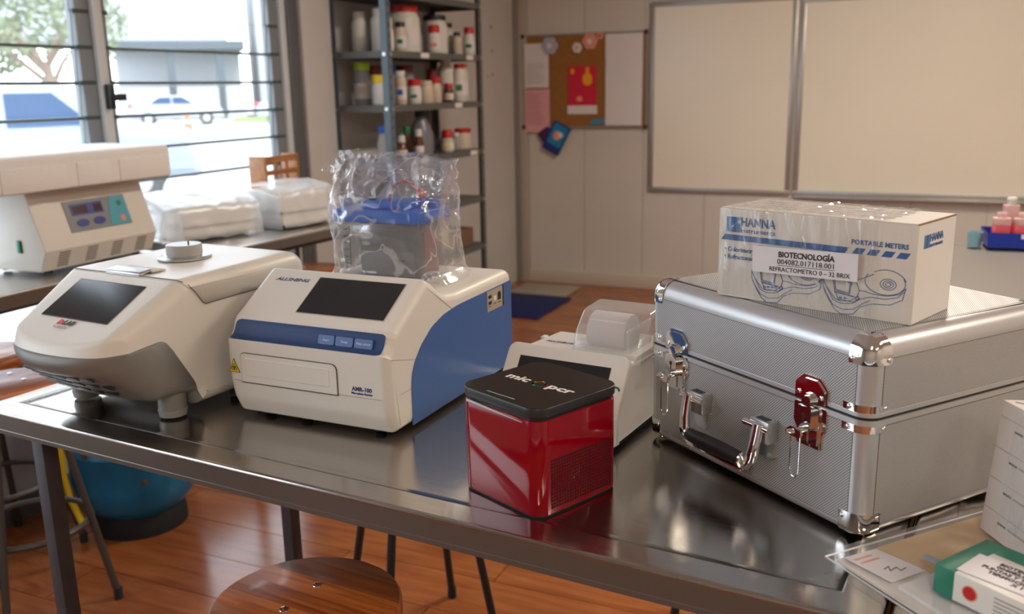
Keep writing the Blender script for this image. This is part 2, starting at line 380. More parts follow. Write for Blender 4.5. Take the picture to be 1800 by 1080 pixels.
def smooth_dirs(poly, sig):
    n = len(poly); area = sum(poly[i - 1].x * poly[i].y - poly[i].x * poly[i - 1].y for i in range(n)); sg = 1 if area > 0 else -1
    seg_ = [(poly[(i + 1) % n] - poly[i]) for i in range(n)]; ln = [e.length for e in seg_]; tot = sum(ln)
    mid_ = []; acc = 0
    for i in range(n): mid_.append(acc + ln[i] / 2); acc += ln[i]
    pos = [sum(ln[:i]) for i in range(n)]; out = []
    for i in range(n):
        v = Vector((0, 0))
        for j in range(n):
            if ln[j] < 1e-9: continue
            # integrate the edge normal over a gaussian window
            steps = max(1, int(ln[j] / (sig * 0.5))); nn = Vector((-seg_[j].y, seg_[j].x)) / ln[j] * sg
            if steps > 40: steps = 40
            w = 0
            for k in range(steps):
                q = mid_[j] - ln[j] / 2 + ln[j] * (k + 0.5) / steps; d = abs(q - pos[i]); d = min(d, tot - d)
                w += math.exp(-(d / sig) ** 2) * ln[j] / steps
            v += nn * w
        out.append(v.normalized() if v.length > 1e-12 else Vector((0, 0)))
    return out
def rext(bm, prof, x0, x1, r, seg=5, mid=1, warp=None):
    dirs_ = smooth_dirs(prof, max(0.002, r * 0.45)) if r > 0 else None
    """profile (y, z) swept along x with rounded long edges of radius r"""
    st = []
    if r > 0:
        for k in range(seg + 1):
            t = PI / 2 * k / seg; st.append((x0 + r * (1 - math.sin(t)), r * (1 - math.cos(t))))
        st = st[::-1]
    else: st = [(x0, 0)]
    a, b = x0 + r, x1 - r
    st += [(a + (b - a) * k / mid, 0) for k in range(1, mid)]
    if r > 0:
        for k in range(seg + 1):
            t = PI / 2 * k / seg; st.append((x1 - r * (1 - math.sin(t)), r * (1 - math.cos(t))))
    else: st.append((x1, 0))
    rings = []
    for x, d in st:
        pl = [p + dr * d for p, dr in zip(prof, dirs_)] if d > 0 else prof
        ring = []
        for q in pl:
            co = Vector((x, q.x, q.y))
            if warp: co = warp(co)
            ring.append(bm.verts.new(co))
        rings.append(ring)
    n = len(prof)
    for A, D in zip(rings, rings[1:]):
        for k in range(n): bm.faces.new((A[k], A[(k + 1) % n], D[(k + 1) % n], D[k]))
    bm.faces.new(rings[0][::-1]); bm.faces.new(rings[-1])
    return bm
def rrect(x0, x1, y0, y1, r, seg=5):
    rr = r if isinstance(r, (list, tuple)) else (r, r, r, r)
    return fillet([(x0, y0, rr[0]), (x1, y0, rr[1]), (x1, y1, rr[2]), (x0, y1, rr[3])], seg)
def plane_m(o, ux, uy):
    ux = Vector(ux).normalized(); uy = Vector(uy).normalized(); n = ux.cross(uy)
    m = Matrix((ux, uy, n)).transposed().to_4x4(); m.translation = Vector(o); return m
def slab(bm, poly, mw, t0=0.0, t1=0.0006, mi=0):
    A = [bm.verts.new(mw @ Vector((p[0], p[1], t0))) for p in poly]; D = [bm.verts.new(mw @ Vector((p[0], p[1], t1))) for p in poly]
    n = len(poly); fs = [bm.faces.new(A[::-1]), bm.faces.new(D)]
    for k in range(n): fs.append(bm.faces.new((A[k], A[(k + 1) % n], D[(k + 1) % n], D[k])))
    for f in fs: f.material_index = mi
    return bm
def flat(name, poly, mw, m, parent, t1=0.0006, t0=0.0, smooth=0):
    bm = B(); slab(bm, poly, mw, t0, t1); return finish(bm, name, m, parent, smooth)
def rect(x0, x1, y0, y1): return [(x0, y0), (x1, y0), (x1, y1), (x0, y1)]
def strokes(name, lines, w, mw, m, parent, h=0.0005, t0=0.0):
    bm = B()
    for ln in lines:
        ln = [Vector(p) for p in ln]
        for a, b in zip(ln, ln[1:]):
            d = b - a
            if d.length < 1e-7: continue
            d.normalize(); n = Vector((-d.y, d.x)) * w / 2; e = d * w * 0.3
            slab(bm, [a - n - e, b - n + e, b + n + e, a + n - e], mw, t0, h)
    return finish(bm, name, m, parent, 0)
def arc(cx, cy, rx, ry, a0, a1, n=14, rot=0.0):
    o = []
    for k in range(n + 1):
        t = rad(a0 + (a1 - a0) * k / n); x, y = rx * math.cos(t), ry * math.sin(t)
        o.append((cx + x * math.cos(rot) - y * math.sin(rot), cy + x * math.sin(rot) + y * math.cos(rot)))
    return o
def text(s, size, mw, m, parent, name='lettering', width=None, bold=0.0, shear=0.0, h=0.0003, align='LEFT', spacing=1.0, line=1.0):
    cu = bpy.data.curves.new('t', 'FONT'); cu.body = s; cu.size = size; cu.extrude = h; cu.offset = bold; cu.shear = shear
    cu.align_x = align; cu.resolution_u = 2; cu.space_character = spacing; cu.space_line = line
    ob = bpy.data.objects.new('t', cu); C.objects.link(ob)
    dg = bpy.context.evaluated_depsgraph_get(); me = bpy.data.meshes.new_from_object(ob.evaluated_get(dg))
    bpy.data.objects.remove(ob); bpy.data.curves.remove(cu)
    me.name = name
    if width and len(me.vertices):
        xs = [v.co.x for v in me.vertices]; w0 = max(xs) - min(xs); k = width / w0; x0 = min(xs)
        for v in me.vertices: v.co.x = ((v.co.x - x0) * k) if align == 'LEFT' else v.co.x * k
    me.transform(mw); me.materials.clear(); me.materials.append(m)
    o = bpy.data.objects.new(name, me); C.objects.link(o); o.parent = parent
    return o

# ================================================================== THE ROOM
# floor: base slab plus laminate planks
bm = B(); box(bm, -0.1, 6.2, -9.6, 0.1, -0.12, -0.012)
floor = struct(bm, 'floor', mat('floor_joint', (0.05, 0.02, 0.01), 0.8), 0)
rnd = random.Random(3)
pl_me = None
row = 0; y = 0.0; PW, PLN = 0.197, 1.30; n_plank = 0
while y > -8.4:
    x = -rnd.random() * PLN
    while x < 5.8:
        x0, x1 = max(x, 0.0), min(x + PLN - 0.004, 6.0)
        if x1 - x0 > 0.05 and not (y < -6.2 and x0 > 3.9) and n_plank < 290:
            if pl_me is None:
                b_ = B(); box(b_, 0, 1, -PW + 0.003, 0, -0.012, 0, bev=0.0)
                pl_me = bpy.data.meshes.new('plank'); b_.to_mesh(pl_me); b_.free(); pl_me.materials.append(M['plank'])
            o = bpy.data.objects.new('plank', pl_me); C.objects.link(o); o.parent = floor
            o.location = (x0, y, 0); o.scale = (x1 - x0, 1, 1); n_plank += 1
        x += PLN
    y -= PW; row += 1

H = 2.9
# far wall (whiteboards) and its trims
bm = B(); box(bm, -0.12, 6.2, 0.0, 0.12, 0, H); wall_far = struct(bm, 'wall_far', M['wall'], 0)
bm = B()
for i in range(14): box(bm, 0.10 + i * 0.44, 0.105 + i * 0.44, -0.003, 0.001, 0.1, H)
finish(bm, 'panel_joint', M['trim_light'], wall_far, 0)
bm = B(); box(bm, 0.10, 6.0, -0.018, 0, 0.0, 0.10, bev=0.004); struct(bm, 'baseboard_far', M['skirting'])
bm = B(); box(bm, 0.0, 0.035, -0.035, 0, 0, H, bev=0.004); struct(bm, 'trim_1', M['trim'])
bm = B(); box(bm, 0.035, 0.10, -0.022, 0, 0, H, bev=0.004); struct(bm, 'trim_2', M['trim_light'])
# window wall, built around two louvred windows
WZ0, WZ1 = 0.52, 2.40
wins = [(2.70, 4.90), (5.40, 7.60)]
bm = B()
ys = [0.0]
for a, b_ in wins: ys += [a, b_]
ys += [9.6]
for k in range(0, len(ys), 2): box(bm, -0.12, 0, -ys[k + 1], -ys[k], 0, H)
for a, b_ in wins:
    box(bm, -0.12, 0, -b_, -a, 0, WZ0); box(bm, -0.12, 0, -b_, -a, WZ1, H)
wall_left = struct(bm, 'wall_left', M['wall_grey'], 0)
for s__, z__, r__ in ((0.40, 1.86, 0.020), (0.395, 1.70, 0.018), (0.39, 1.54, 0.018), (0.47, 1.53, 0.012)):
    bm = B(); slab(bm, arc(0, 0, r__, r__ * 0.7, 0, 340, 9), plane_m((0, -s__, z__), (0, -1, 0), (0, 0, 1)), -0.002, 0.0012); finish(bm, 'wall_stain', mat('stain', (0.36, 0.28, 0.17), 0.8), wall_left, 0)
bm = B(); box(bm, 0.0, 0.05, -2.62, -2.38, 0, H, bev=0.004); struct(bm, 'trim_3', M['wall_grey'])
bm = B(); box(bm, 0.0, 0.035, -2.70, -2.635, 0, H, bev=0.003); struct(bm, 'trim_4', M['frame_dark'])
bm = B(); box(bm, 0.0, 0.03, -2.375, -2.34, 0, H, bev=0.003); struct(bm, 'trim_5', M['frame_dark'])
bm = B(); box(bm, 0.0, 0.02, -9.4, -2.75, 0.0, 0.09, bev=0.003); struct(bm, 'baseboard_left', M['frame_dark'])
for wi, (a, b_) in enumerate(wins):
    bm = B()
    box(bm, -0.07, 0.02, -b_, -a, WZ0, WZ0 + 0.04, bev=0.003); box(bm, -0.07, 0.02, -b_, -a, WZ1 - 0.04, WZ1, bev=0.003)
    box(bm, -0.07, 0.02, -b_, -b_ + 0.04, WZ0 + 0.04, WZ1 - 0.04, bev=0.003); box(bm, -0.07, 0.02, -a - 0.035, -a, WZ0 + 0.04, WZ1 - 0.04, bev=0.003)
    w = struct(bm, 'window_%d' % (wi + 1), M['window_white'])
    mid = a + 1.10 if wi == 0 else (a + b_) / 2
    obox('mullion', (-0.06, 0.02, -mid - 0.02, -mid + 0.02, WZ0 + 0.04, WZ1 - 0.04), M['window_white'], w, bev=0.003)
    for q0, q1 in ((a + 0.035, mid - 0.02), (mid + 0.02, b_ - 0.04)):
        cw = 0.065
        bm = B(); box(bm, -0.045, 0.0, -q0 - cw, -q0, WZ0 + 0.04, WZ1 - 0.04, bev=0.002); finish(bm, 'louvre_channel', M['window_grey'], w)
        bm = B(); box(bm, -0.045, 0.0, -q1, -q1 + cw * 0.5, WZ0 + 0.04, WZ1 - 0.04, bev=0.002); finish(bm, 'louvre_channel', M['window_grey'], w)
        # blade: one mesh, shared
        b_me = B(); x0b = -q1 + cw * 0.5; x1b = -q0 - cw
        box(b_me, -0.003, 0.003, x0b, x1b, -0.066, 0.066)
        for f in b_me.faces:
            f.material_index = 0 if abs(f.normal.x) > 0.5 else 1
        me = bpy.data.meshes.new('louvre_blade'); b_me.to_mesh(me); b_me.free(); me.materials.append(M['glass']); me.materials.append(M['glass_edge'])
        z = 1.7475 + 0.1255 * 5 - 0.061
        bars = B()
        while z > WZ0 + 0.09:
            if z < WZ1 - 0.08:
                o = bpy.data.objects.new('louvre_blade', me); C.objects.link(o); o.parent = w; o.location = (-0.022, 0, z); o.rotation_euler = (0, rad(4), 0)
                box(bars, -0.012, 0.001, -q0 - cw - 0.01, -q0 - 0.004, z - 0.072, z - 0.058)
                box(bars, -0.012, 0.001, -q1 + 0.004, -q1 + cw * 0.5 + 0.01, z - 0.072, z - 0.058)
                if z < 1.72 or wi: box(bars, -0.0245, -0.0175, x0b, x1b, z - 0.0715, z - 0.0605)
            z -= 0.1255
        finish(bars, 'blade_clip', M['glass_edge'], w, 0)
    bm = B(); box(bm, 0.02, 0.05, -mid - 0.012, -mid + 0.012, 1.40, 1.49, bev=0.004); box(bm, 0.04, 0.055, -mid + 0.0, -mid + 0.06, 1.43, 1.455, bev=0.003)
    finish(bm, 'window_latch', M['black'], w)
# remaining shell, behind the camera
bm = B(); box(bm, 6.0, 6.12, -9.6, 0.12, 0, H); struct(bm, 'wall_right', M['wall'], 0)
bm = B(); box(bm, -0.12, 6.2, -9.72, -9.6, 0, H); struct(bm, 'wall_back', M['wall'], 0)
bm = B(); box(bm, -0.2, 6.3, -9.8, 0.2, H, H + 0.1); struct(bm, 'ceiling', M['ceiling'], 0)

# ceiling lamps (warm tubes), the room's own light
def ceiling_lamp(o_, s_, lab, k=1.0):
    t = thing('ceiling_lamp', lab, 'lamp', room(o_, s_, H), ROOM_YAW, 'ceiling lamps above the tables')
    obox('housing', (-0.16, 0.16, -0.62, 0.62, -0.07, 0.0), M['window_white'], t, bev=0.006)
    bm = B(); box(bm, -0.12, 0.12, -0.58, 0.58, -0.078, -0.0705, bev=0.002)
    finish(bm, 'diffuser', mat('lamp_diffuser', (0.9, 0.85, 0.75), 0.5, emit=((1.0, 0.82, 0.60), 5.0)), t)
    ld = bpy.data.lights.new('lamp_light', 'AREA'); ld.shape = 'RECTANGLE'; ld.size = 0.24; ld.size_y = 1.16
    ld.energy = LAMP_POWER * k; ld.color = LAMP_COLOR
    lo = bpy.data.objects.new('lamp_light', ld); C.objects.link(lo); lo.parent = t; lo.location = (0, 0, -0.082)
ceiling_lamp(4.7, 4.6, 'long ceiling lamp over the right end of the room', 1.25)
ceiling_lamp(2.9, 2.6, 'long ceiling lamp nearest the whiteboards', 2.7)
ceiling_lamp(3.2, 7.6, 'long ceiling lamp behind the steel table', 1.0)
ceiling_lamp(5.0, 7.4, 'long ceiling lamp at the back right of the room', 1.0)

for a, b_ in wins:                       # sky portals in the window openings
    pd = bpy.data.lights.new('portal', 'AREA'); pd.shape = 'RECTANGLE'; pd.size = b_ - a; pd.size_y = WZ1 - WZ0
    pd.cycles.is_portal = True
    po = bpy.data.objects.new('portal', pd); C.objects.link(po)
    c = room(-0.13, (a + b_) / 2, (WZ0 + WZ1) / 2)
    zc = -hd(ROOM_YAW); xc = hd(ROOM_YAW + 90); yc = zc.cross(xc)
    mm = Matrix((xc, yc, zc)).transposed().to_4x4(); mm.translation = c; po.matrix_world = mm

# whiteboards
def whiteboard(o0, o1, z0, z1, lab):
    t = thing('whiteboard', lab, 'whiteboard', room((o0 + o1) / 2, 0, z0), ROOM_YAW)
    w = (o1 - o0) / 2; h = z1 - z0; f = 0.032
    obox('writing_panel', (-w + f, w - f, -0.018, -0.004, f, h - f), M['board'], t, smooth=0)
    for nm, d in (('frame_rail', (-w, w, -0.026, -0.003, h - f, h)), ('frame_rail', (-w, w, -0.026, -0.003, 0, f)),
                  ('frame_stile', (-w, -w + f, -0.026, -0.003, f, h - f)), ('frame_stile', (w - f, w, -0.026, -0.003, f, h - f))):
        obox(nm, d, M['board_frame'], t, bev=0.003)
    return t
whiteboard(1.025, 1.995, 0.715, 1.995, 'smaller left whiteboard in an aluminium frame beside the cork board')
t = whiteboard(2.015, 4.6, 0.715, 1.975, 'wide right whiteboard in an aluminium frame with pen ledge')
obox('pen_ledge', (-1.28, 1.28, -0.075, -0.026, -0.012, 0.004), M['board_frame'], t, bev=0.003)

# cork board and what is pinned to it
cb = thing('cork_board', 'brown cork notice board hung beside the left whiteboard', 'notice board', room(0.535, 0, 1.155), ROOM_YAW)
obox('cork_panel', (-0.455, 0.455, -0.016, -0.003, 0.015, 0.645), M['cork'], cb, smooth=0)
for d in ((-0.47, 0.47, -0.022, -0.003, 0.645, 0.66), (-0.47, 0.47, -0.022, -0.003, 0, 0.015), (-0.47, -0.455, -0.022, -0.003, 0.015, 0.645), (0.455, 0.47, -0.022, -0.003, 0.015, 0.645)):
    obox('frame_strip', d, M['trim'], cb, bev=0.002)
for x in (-0.462, 0.462):
    for z in (0.008, 0.652): obox('corner_cap', (x - 0.014, x + 0.014, -0.028, -0.022, z - 0.014, z + 0.014), M['black'], cb, bev=0.003)
def sheet(name, x0, x1, z0, z1, m, lab, cat, curl=0.0, dep=0.02, seed=0, grp=None, ang=0.0):
    bm = B(); n, k = 10, 12; g = []
    for j in range(k + 1):
        rw = []
        for i in range(n + 1):
            u, v = i / n, j / k; x = x0 + (x1 - x0) * u; z = z0 + (z1 - z0) * v
            y = -dep - curl * (1 - v) ** 2 * (0.4 + 0.6 * u) - 0.004 * abs(noise.noise(Vector((u * 2 + seed, v * 3, seed))))
            rw.append(bm.verts.new((x, y, z)))
        g.append(rw)
    for j in range(k):
        for i in range(n): bm.faces.new((g[j][i], g[j][i + 1], g[j + 1][i + 1], g[j + 1][i]))
    o = finish(bm, name, m, None, 0); o.location = room(0, 0, 0); o.rotation_euler = (0, 0, rad(ROOM_YAW))
    return tag(o, lab, cat, grp)
wallp = lambda x, z, y=-0.0225: plane_m((x, y, z), (1, 0, 0), (0, 0, 1))
def rows(o, x0, x1, z0, z1, n, m=M['faint_ink'], y=-0.028, w=0.0035, seed=1):
    r = random.Random(seed); ls = []
    for i in range(n):
        z = z1 - (z1 - z0) * (i + 0.5) / n; ls.append([(x0, z), (x0 + (x1 - x0) * (0.6 + 0.4 * r.random()), z)])
    strokes('printed_lines', ls, w, plane_m((0, y, 0), (1, 0, 0), (0, 0, 1)), m, o, h=0.0004)
o = sheet('notice_sheet', 0.085, 0.275, 1.445, 1.755, M['paper'], 'white printed sheet at the upper left of the cork board', 'paper', 0.0, 0.024, 2)
rows(o, 0.10, 0.25, 1.47, 1.62, 7, seed=2, y=-0.030)
o = sheet('notice_sheet', 0.085, 0.28, 1.125, 1.435, M['paper_pink'], 'pink printed sheet hanging at the lower left of the cork board', 'paper', 0.0, 0.024, 5)
rows(o, 0.10, 0.25, 1.18, 1.40, 9, mat('pink_line', (0.5, 0.22, 0.25), 0.7), seed=4, y=-0.030)
o = sheet('notice_sheet', 0.705, 0.975, 1.175, 1.80, M['paper'], 'long white creased sheet at the right of the cork board', 'paper', 0.012, 0.024, 9)
pp = thing('red_poster', 'small red poster with a yellow bottle in the middle of the cork board', 'poster', room(0.53, 0, 1.255), ROOM_YAW)
flat('poster_sheet', rect(-0.105, 0.105, 0.06, 0.335), wallp(0, 0), M['paper_red'], pp, 0.002, -0.004)
flat('bottom_strip', rect(-0.112, 0.112, 0.0, 0.06), wallp(0, 0), M['paper'], pp, 0.003, -0.004)
flat('yellow_drawing', fillet([(0.005, 0.20, 0.03), (0.075, 0.20, 0.03), (0.075, 0.265, 0.02), (0.052, 0.285, 0), (0.052, 0.325, 0), (0.028, 0.325, 0), (0.028, 0.285, 0), (0.005, 0.265, 0.02)]), wallp(0, 0), M['orange'], pp, 0.0035, 0.002)
flat('yellow_drawing', fillet([(-0.085, 0.28, 0.01), (-0.06, 0.28, 0.01), (-0.06, 0.315, 0.01), (-0.085, 0.315, 0.01)]), wallp(0, 0), M['orange'], pp, 0.0035, 0.002)
flat('pale_drawing', fillet([(-0.04, 0.09, 0.01), (0.0, 0.09, 0.01), (0.0, 0.13, 0.015), (-0.04, 0.12, 0.01)]), wallp(0, 0), M['salmon'], pp, 0.0035, 0.002)
def flower(x, z, r, lab, m1, m2):
    t = thing('paper_flower', lab, 'decoration', room(x, 0, z), ROOM_YAW)
    for k in range(6):
        a = k * PI / 3; bm = B(); lathe(bm, [(0, 0), (r * 0.45, 0.001), (r * 0.5, 0.004), (0, 0.006)], 12, (math.cos(a) * r * 0.6, -0.034, math.sin(a) * r * 0.6), 'y'); finish(bm, 'petal', m1, t)
    bm = B(); lathe(bm, [(0, 0), (r * 0.35, 0.001), (0, 0.007)], 12, (0, -0.041, 0), 'y'); finish(bm, 'flower_centre', m2, t)
flower(0.285, 1.735, 0.06, 'grey paper flower at the corner of the white sheet', mat('paper_grey', (0.42, 0.42, 0.52), 0.7), M['paper'])
flower(0.59, 1.755, 0.055, 'larger white and orange paper flower near the board top', M['salmon'], M['paper'])
flower(0.495, 1.715, 0.035, 'smaller white paper flower left of the orange flower', M['paper'], M['salmon'])
flower(0.665, 1.79, 0.025, 'tiny red paper flower beside the long white sheet', M['salmon'], M['cap_red'])
pk = thing('snack_packet', 'blue glossy packet pinned askew below the cork board', 'packet', room(0.335, 0, 1.085), ROOM_YAW)
mm = plane_m((0, -0.03, 0), Vector((math.cos(rad(-28)), 0, math.sin(rad(-28)))), Vector((math.sin(rad(28)), 0, math.cos(rad(28)))))
flat('packet_body', rrect(-0.07, 0.07, -0.11, 0.11, 0.01), mm, M['packet_navy'], pk, 0.012, -0.005)
flat('packet_print', rrect(-0.055, 0.06, -0.055, 0.10, 0.012), mm, M['packet_blue'], pk, 0.014, 0.012)
flat('packet_picture', arc(0.0, 0.02, 0.03, 0.035, 0, 350, 14), mm, M['salmon'], pk, 0.0155, 0.014)
flat('packet_picture', arc(0.022, 0.035, 0.018, 0.018, 0, 350, 12), mm, M['paper'], pk, 0.0165, 0.014)
pk2 = thing('snack_packet', 'dark purple packet tucked behind the blue packet', 'packet', room(0.275, 0, 1.07), ROOM_YAW)
mm = plane_m((0, -0.025, 0), Vector((math.cos(rad(35)), 0, math.sin(rad(35)))), Vector((-math.sin(rad(35)), 0, math.cos(rad(35)))))
flat('packet_body', rrect(-0.05, 0.05, -0.07, 0.09, 0.01), mm, mat('packet_purple', (0.06, 0.01, 0.08), 0.4), pk2, 0.004, -0.004)
bl = thing('ribbon_strip', 'pale blue paper strip on the bottom edge of the cork board', 'decoration', room(0.64, 0, 1.20), ROOM_YAW)
flat('strip', fillet([(-0.06, -0.025, 0.01), (0.0, -0.02, 0), (0.07, 0.0, 0.005), (0.06, 0.022, 0), (-0.03, 0.018, 0.01)]), wallp(0, 0, -0.024), mat('pale_blue', (0.06, 0.25, 0.38), 0.6), bl, 0.003, -0.002)

# floor mats
def matt(name, o0, o1, s0, s1, m, lab):
    bm = B(); box(bm, -(o1 - o0) / 2, (o1 - o0) / 2, -(s1 - s0) / 2, (s1 - s0) / 2, 0.0, 0.012, bev=0.004)
    o = finish(bm, name, m); o.location = room((o0 + o1) / 2, (s0 + s1) / 2, 0.001); o.rotation_euler = (0, 0, rad(ROOM_YAW)); tag(o, lab, 'mat')
matt('door_mat', -0.0 + 0.05, 0.62, 0.50, 1.12, M['mat_blue'], 'dark blue mat on the floor beyond the white and blue reader')
matt('door_mat', 0.12, 0.56, 0.12, 0.46, M['mat_beige'], 'beige mat on the floor against the far wall')

# ================================================================== STEEL TABLES
M['steel_apron_shaded'] = mat('steel_apron_shaded', (0.17, 0.155, 0.14), 0.26, metal=0.55, bump=0.05, bump_scale=40, stretch=(1, 1, 8))  # darker copy of the steel: the apron's dark reflection is put into its colour
def steel_table(name, lab, L_, D_, m, loc, yaw, rim=0.045, hgt=T, legs=None, ap=0.042, group=None):
    t = thing(name, lab, 'table', loc, yaw, group)
    # top: one pressed sheet with raised rim
    bm = B()
    R4 = [(0.0, 0.0, -ap), (0.0, 0.0, -0.006), (0.0018, 0.0018, -0.0018), (0.006, 0.006, 0.0), (rim, rim, 0.0005), (rim + 0.010, rim + 0.010, -0.0045), (rim + 0.05, rim + 0.05, -0.005)]
    R4 = [(-0.0012, -ap), (-0.0012, -ap + 0.007), (0.0, -ap + 0.008), (0.0, -0.006), (0.0018, -0.0018), (0.006, 0.0), (rim, 0.0006), (rim + 0.003, 0.0004), (rim + 0.012, -0.0040), (rim + 0.022, -0.0044)]
    rings = []
    for d, z in R4: rings.append([bm.verts.new((x, y, z)) for x, y in ((d, d), (L_ - d, d), (L_ - d, D_ - d), (d, D_ - d))])
    for ri, (A, D) in enumerate(zip(rings, rings[1:])):
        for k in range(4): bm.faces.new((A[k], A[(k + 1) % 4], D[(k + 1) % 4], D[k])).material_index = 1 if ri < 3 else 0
    bm.faces.new(rings[-1])
    low = [bm.verts.new((x, y, -ap)) for x, y in ((0.012, 0.012), (L_ - 0.012, 0.012), (L_ - 0.012, D_ - 0.012), (0.012, D_ - 0.012))]
    for k in range(4): bm.faces.new((rings[0][(k + 1) % 4], rings[0][k], low[k], low[(k + 1) % 4]))
    up = [bm.verts.new((v.co.x, v.co.y, -0.01)) for v in low]
    for k in range(4): bm.faces.new((low[(k + 1) % 4], low[k], up[k], up[(k + 1) % 4]))
    bm.faces.new(up[::-1])
    bmesh.ops.dissolve_degenerate(bm, dist=1e-6, edges=bm.edges[:])
    finish(bm, 'tabletop', [m, M['steel_apron_shaded']], t, 25, wn=True)
    for x, y in legs or ((0.08, 0.06), (L_ - 0.08, 0.06), (0.08, D_ - 0.06), (L_ - 0.08, D_ - 0.06)):
        obox('leg', (x - 0.0155, x + 0.0155, y - 0.0155, y + 0.0155, -hgt + 0.012, -0.011), M['leg_paint'], t, bev=0.002)
        obox('foot_cap', (x - 0.018, x + 0.018, y - 0.018, y + 0.018, -hgt, -hgt + 0.02), M['rubber'], t, bev=0.003)
    bm = B(); box(bm, 0.1, L_ - 0.1, 0.045, 0.075, -0.065, -0.025, bev=0.002); box(bm, 0.1, L_ - 0.1, D_ - 0.075, D_ - 0.045, -0.065, -0.025, bev=0.002)
    finish(bm, 'rail', M['leg_paint'], t)
    return t
TY = -28.95
T0 = Vector((-0.979, 1.602, T))
steel_table('steel_table', 'stainless steel table in front carrying the lab instruments and metal case', 1.550, 0.66, M['steel'], T0, TY, legs=((0.085, 0.06), (1.47, 0.06), (0.165, 0.60), (1.47, 0.60)))
steel_table('steel_table', 'stainless steel table at the lower right under the bags', 1.2, 0.75, M['steel'], T0 + hd(TY) * 1.556 + hd(TY + 90) * 0.0, TY)
# back tables by the windows
steel_table('steel_table', 'steel table by the window carrying the centrifuge', 1.10, 0.40, M['steel_back'], room(0.44, 5.05, T), ROOM_YAW + 90, rim=0.02, ap=0.045)
steel_table('steel_table', 'steel table behind the centrifuge with two wrapped devices', 0.90, 0.52, M['steel_back'], Vector((-0.965, 3.384, T)) - hd(61) * 0.08, 61, rim=0.02, ap=0.04)
# right back counter
steel_table('steel_table', 'steel table on the right under the blue tray', 1.9, 1.14, M['steel_counter'], Vector((1.459, 2.994, T)) - hd(ROOM_YAW) * 0.05 - hd(ROOM_YAW + 90) * 0.96, ROOM_YAW, rim=0.02)

# ================================================================== STOOLS
def stool(loc, yaw, lab, z=0.68, mt='tube_steel', has_ring=True, R_=0.152, screws=None, board=0):
    t = thing('stool', lab, 'stool', loc, yaw, 'round wooden stools with tube legs')
    n = 7; th = 0.03
    for i in range(n):                    # seat boards glued edge to edge, each a strip of the disc
        y0 = -R_ + 2 * R_ * i / n; y1 = -R_ + 2 * R_ * (i + 1) / n
        bm = B(); rr = []
        prof = [(0.0, -th), (0.0, -0.006), (-0.0018, -0.002), (-0.005, 0.0)]
        k = 14
        ysamp = [y0 + (y1 - y0) * j / 6 for j in range(7)]
        for dr, zz in prof:
            Rr = R_ + dr; ring = []
            for yy in ysamp:
                yq = max(-Rr, min(Rr, yy)); ring.append(bm.verts.new((math.sqrt(max(0, Rr * Rr - yq * yq)), yq, z + zz)))
            for yy in reversed(ysamp):
                yq = max(-Rr, min(Rr, yy)); ring.append(bm.verts.new((-math.sqrt(max(0, Rr * Rr - yq * yq)), yq, z + zz)))
            rr.append(ring)
        m_ = len(rr[0])
        for A, D in zip(rr, rr[1:]):
            for q in range(m_): bm.faces.new((A[q], A[(q + 1) % m_], D[(q + 1) % m_], D[q]))
        bm.faces.new(rr[0][::-1]); bm.faces.new(rr[-1])
        bmesh.ops.remove_doubles(bm, verts=bm.verts[:], dist=1e-5)
        finish(bm, 'seat_board', M['seat_wood'], t, 50)
    for k in range(4):
        a = PI / 4 + k * PI / 2
        if k < 2:
            sx, sy = screws[k] if screws else ((-0.02, 0.04), (0.03, -0.03))[k]
            bm = B(); lathe(bm, [(0.0, 0.0015), (0.004, 0.0018), (0.0075, 0.001), (0.0085, -0.001)], 14, (sx, sy, z)); finish(bm, 'screw', M['chrome'], t)
        tp, ft = Vector((math.cos(a) * 0.10, math.sin(a) * 0.10, z - th)), Vector((math.cos(a) * 0.22, math.sin(a) * 0.22, 0.015))
        bm = B(); tube(bm, [tp, ft], 0.0105, 12); finish(bm, 'leg', M[mt], t)
        bm = B(); tube(bm, [ft + Vector((0, 0, 0.02)), Vector((ft.x, ft.y, 0.0))], 0.0125, 12); finish(bm, 'foot_tip', M['rubber'], t)
    bm = B(); tube(bm, [(math.cos(q) * 0.163, math.sin(q) * 0.163, 0.255) for q in [2 * PI * i / 40 for i in range(40)]], 0.009, 10, closed=True)
    if has_ring: finish(bm, 'foot_ring', M[mt], t)
    else: bm.free()
    bm = B(); lathe(bm, [(0.105, -0.012), (0.115, -0.012), (0.115, 0.0), (0.105, 0.0)], 28, (0, 0, z - th)); finish(bm, 'seat_ring', M[mt], t)
def loc2(dx, dy, yaw): a = rad(-yaw); return (dx * math.cos(a) - dy * math.sin(a), dx * math.sin(a) + dy * math.cos(a))
stool((-0.328, 1.282, 0), -29, 'nearest wooden stool with screwed round seat in front of the table', R_=0.148, screws=(loc2(0.008, 0.052, -29), loc2(-0.029, -0.018, -29)))
stool((-1.40, 2.44, 0), 50, 'wooden stool beside the left end of the front table', screws=(loc2(-0.042, 0.088, 50), loc2(0.028, 0.031, 50)))
stool((-1.65, 2.74, 0), 65.7, 'wooden stool pushed under the centrifuge table')
stool((-0.26, 2.22, 0), 27, 'stool behind the front table whose dark legs show below the edge', mt='tube_black', has_ring=False)
stool((0.55, 2.02, 0), 60, 'stool behind the table under the metal case end', mt='tube_black', has_ring=False)
stool((-0.90, 4.05, 0), 10, 'wooden stool seen between the two white instruments, far under the window table', mt='tube_black')

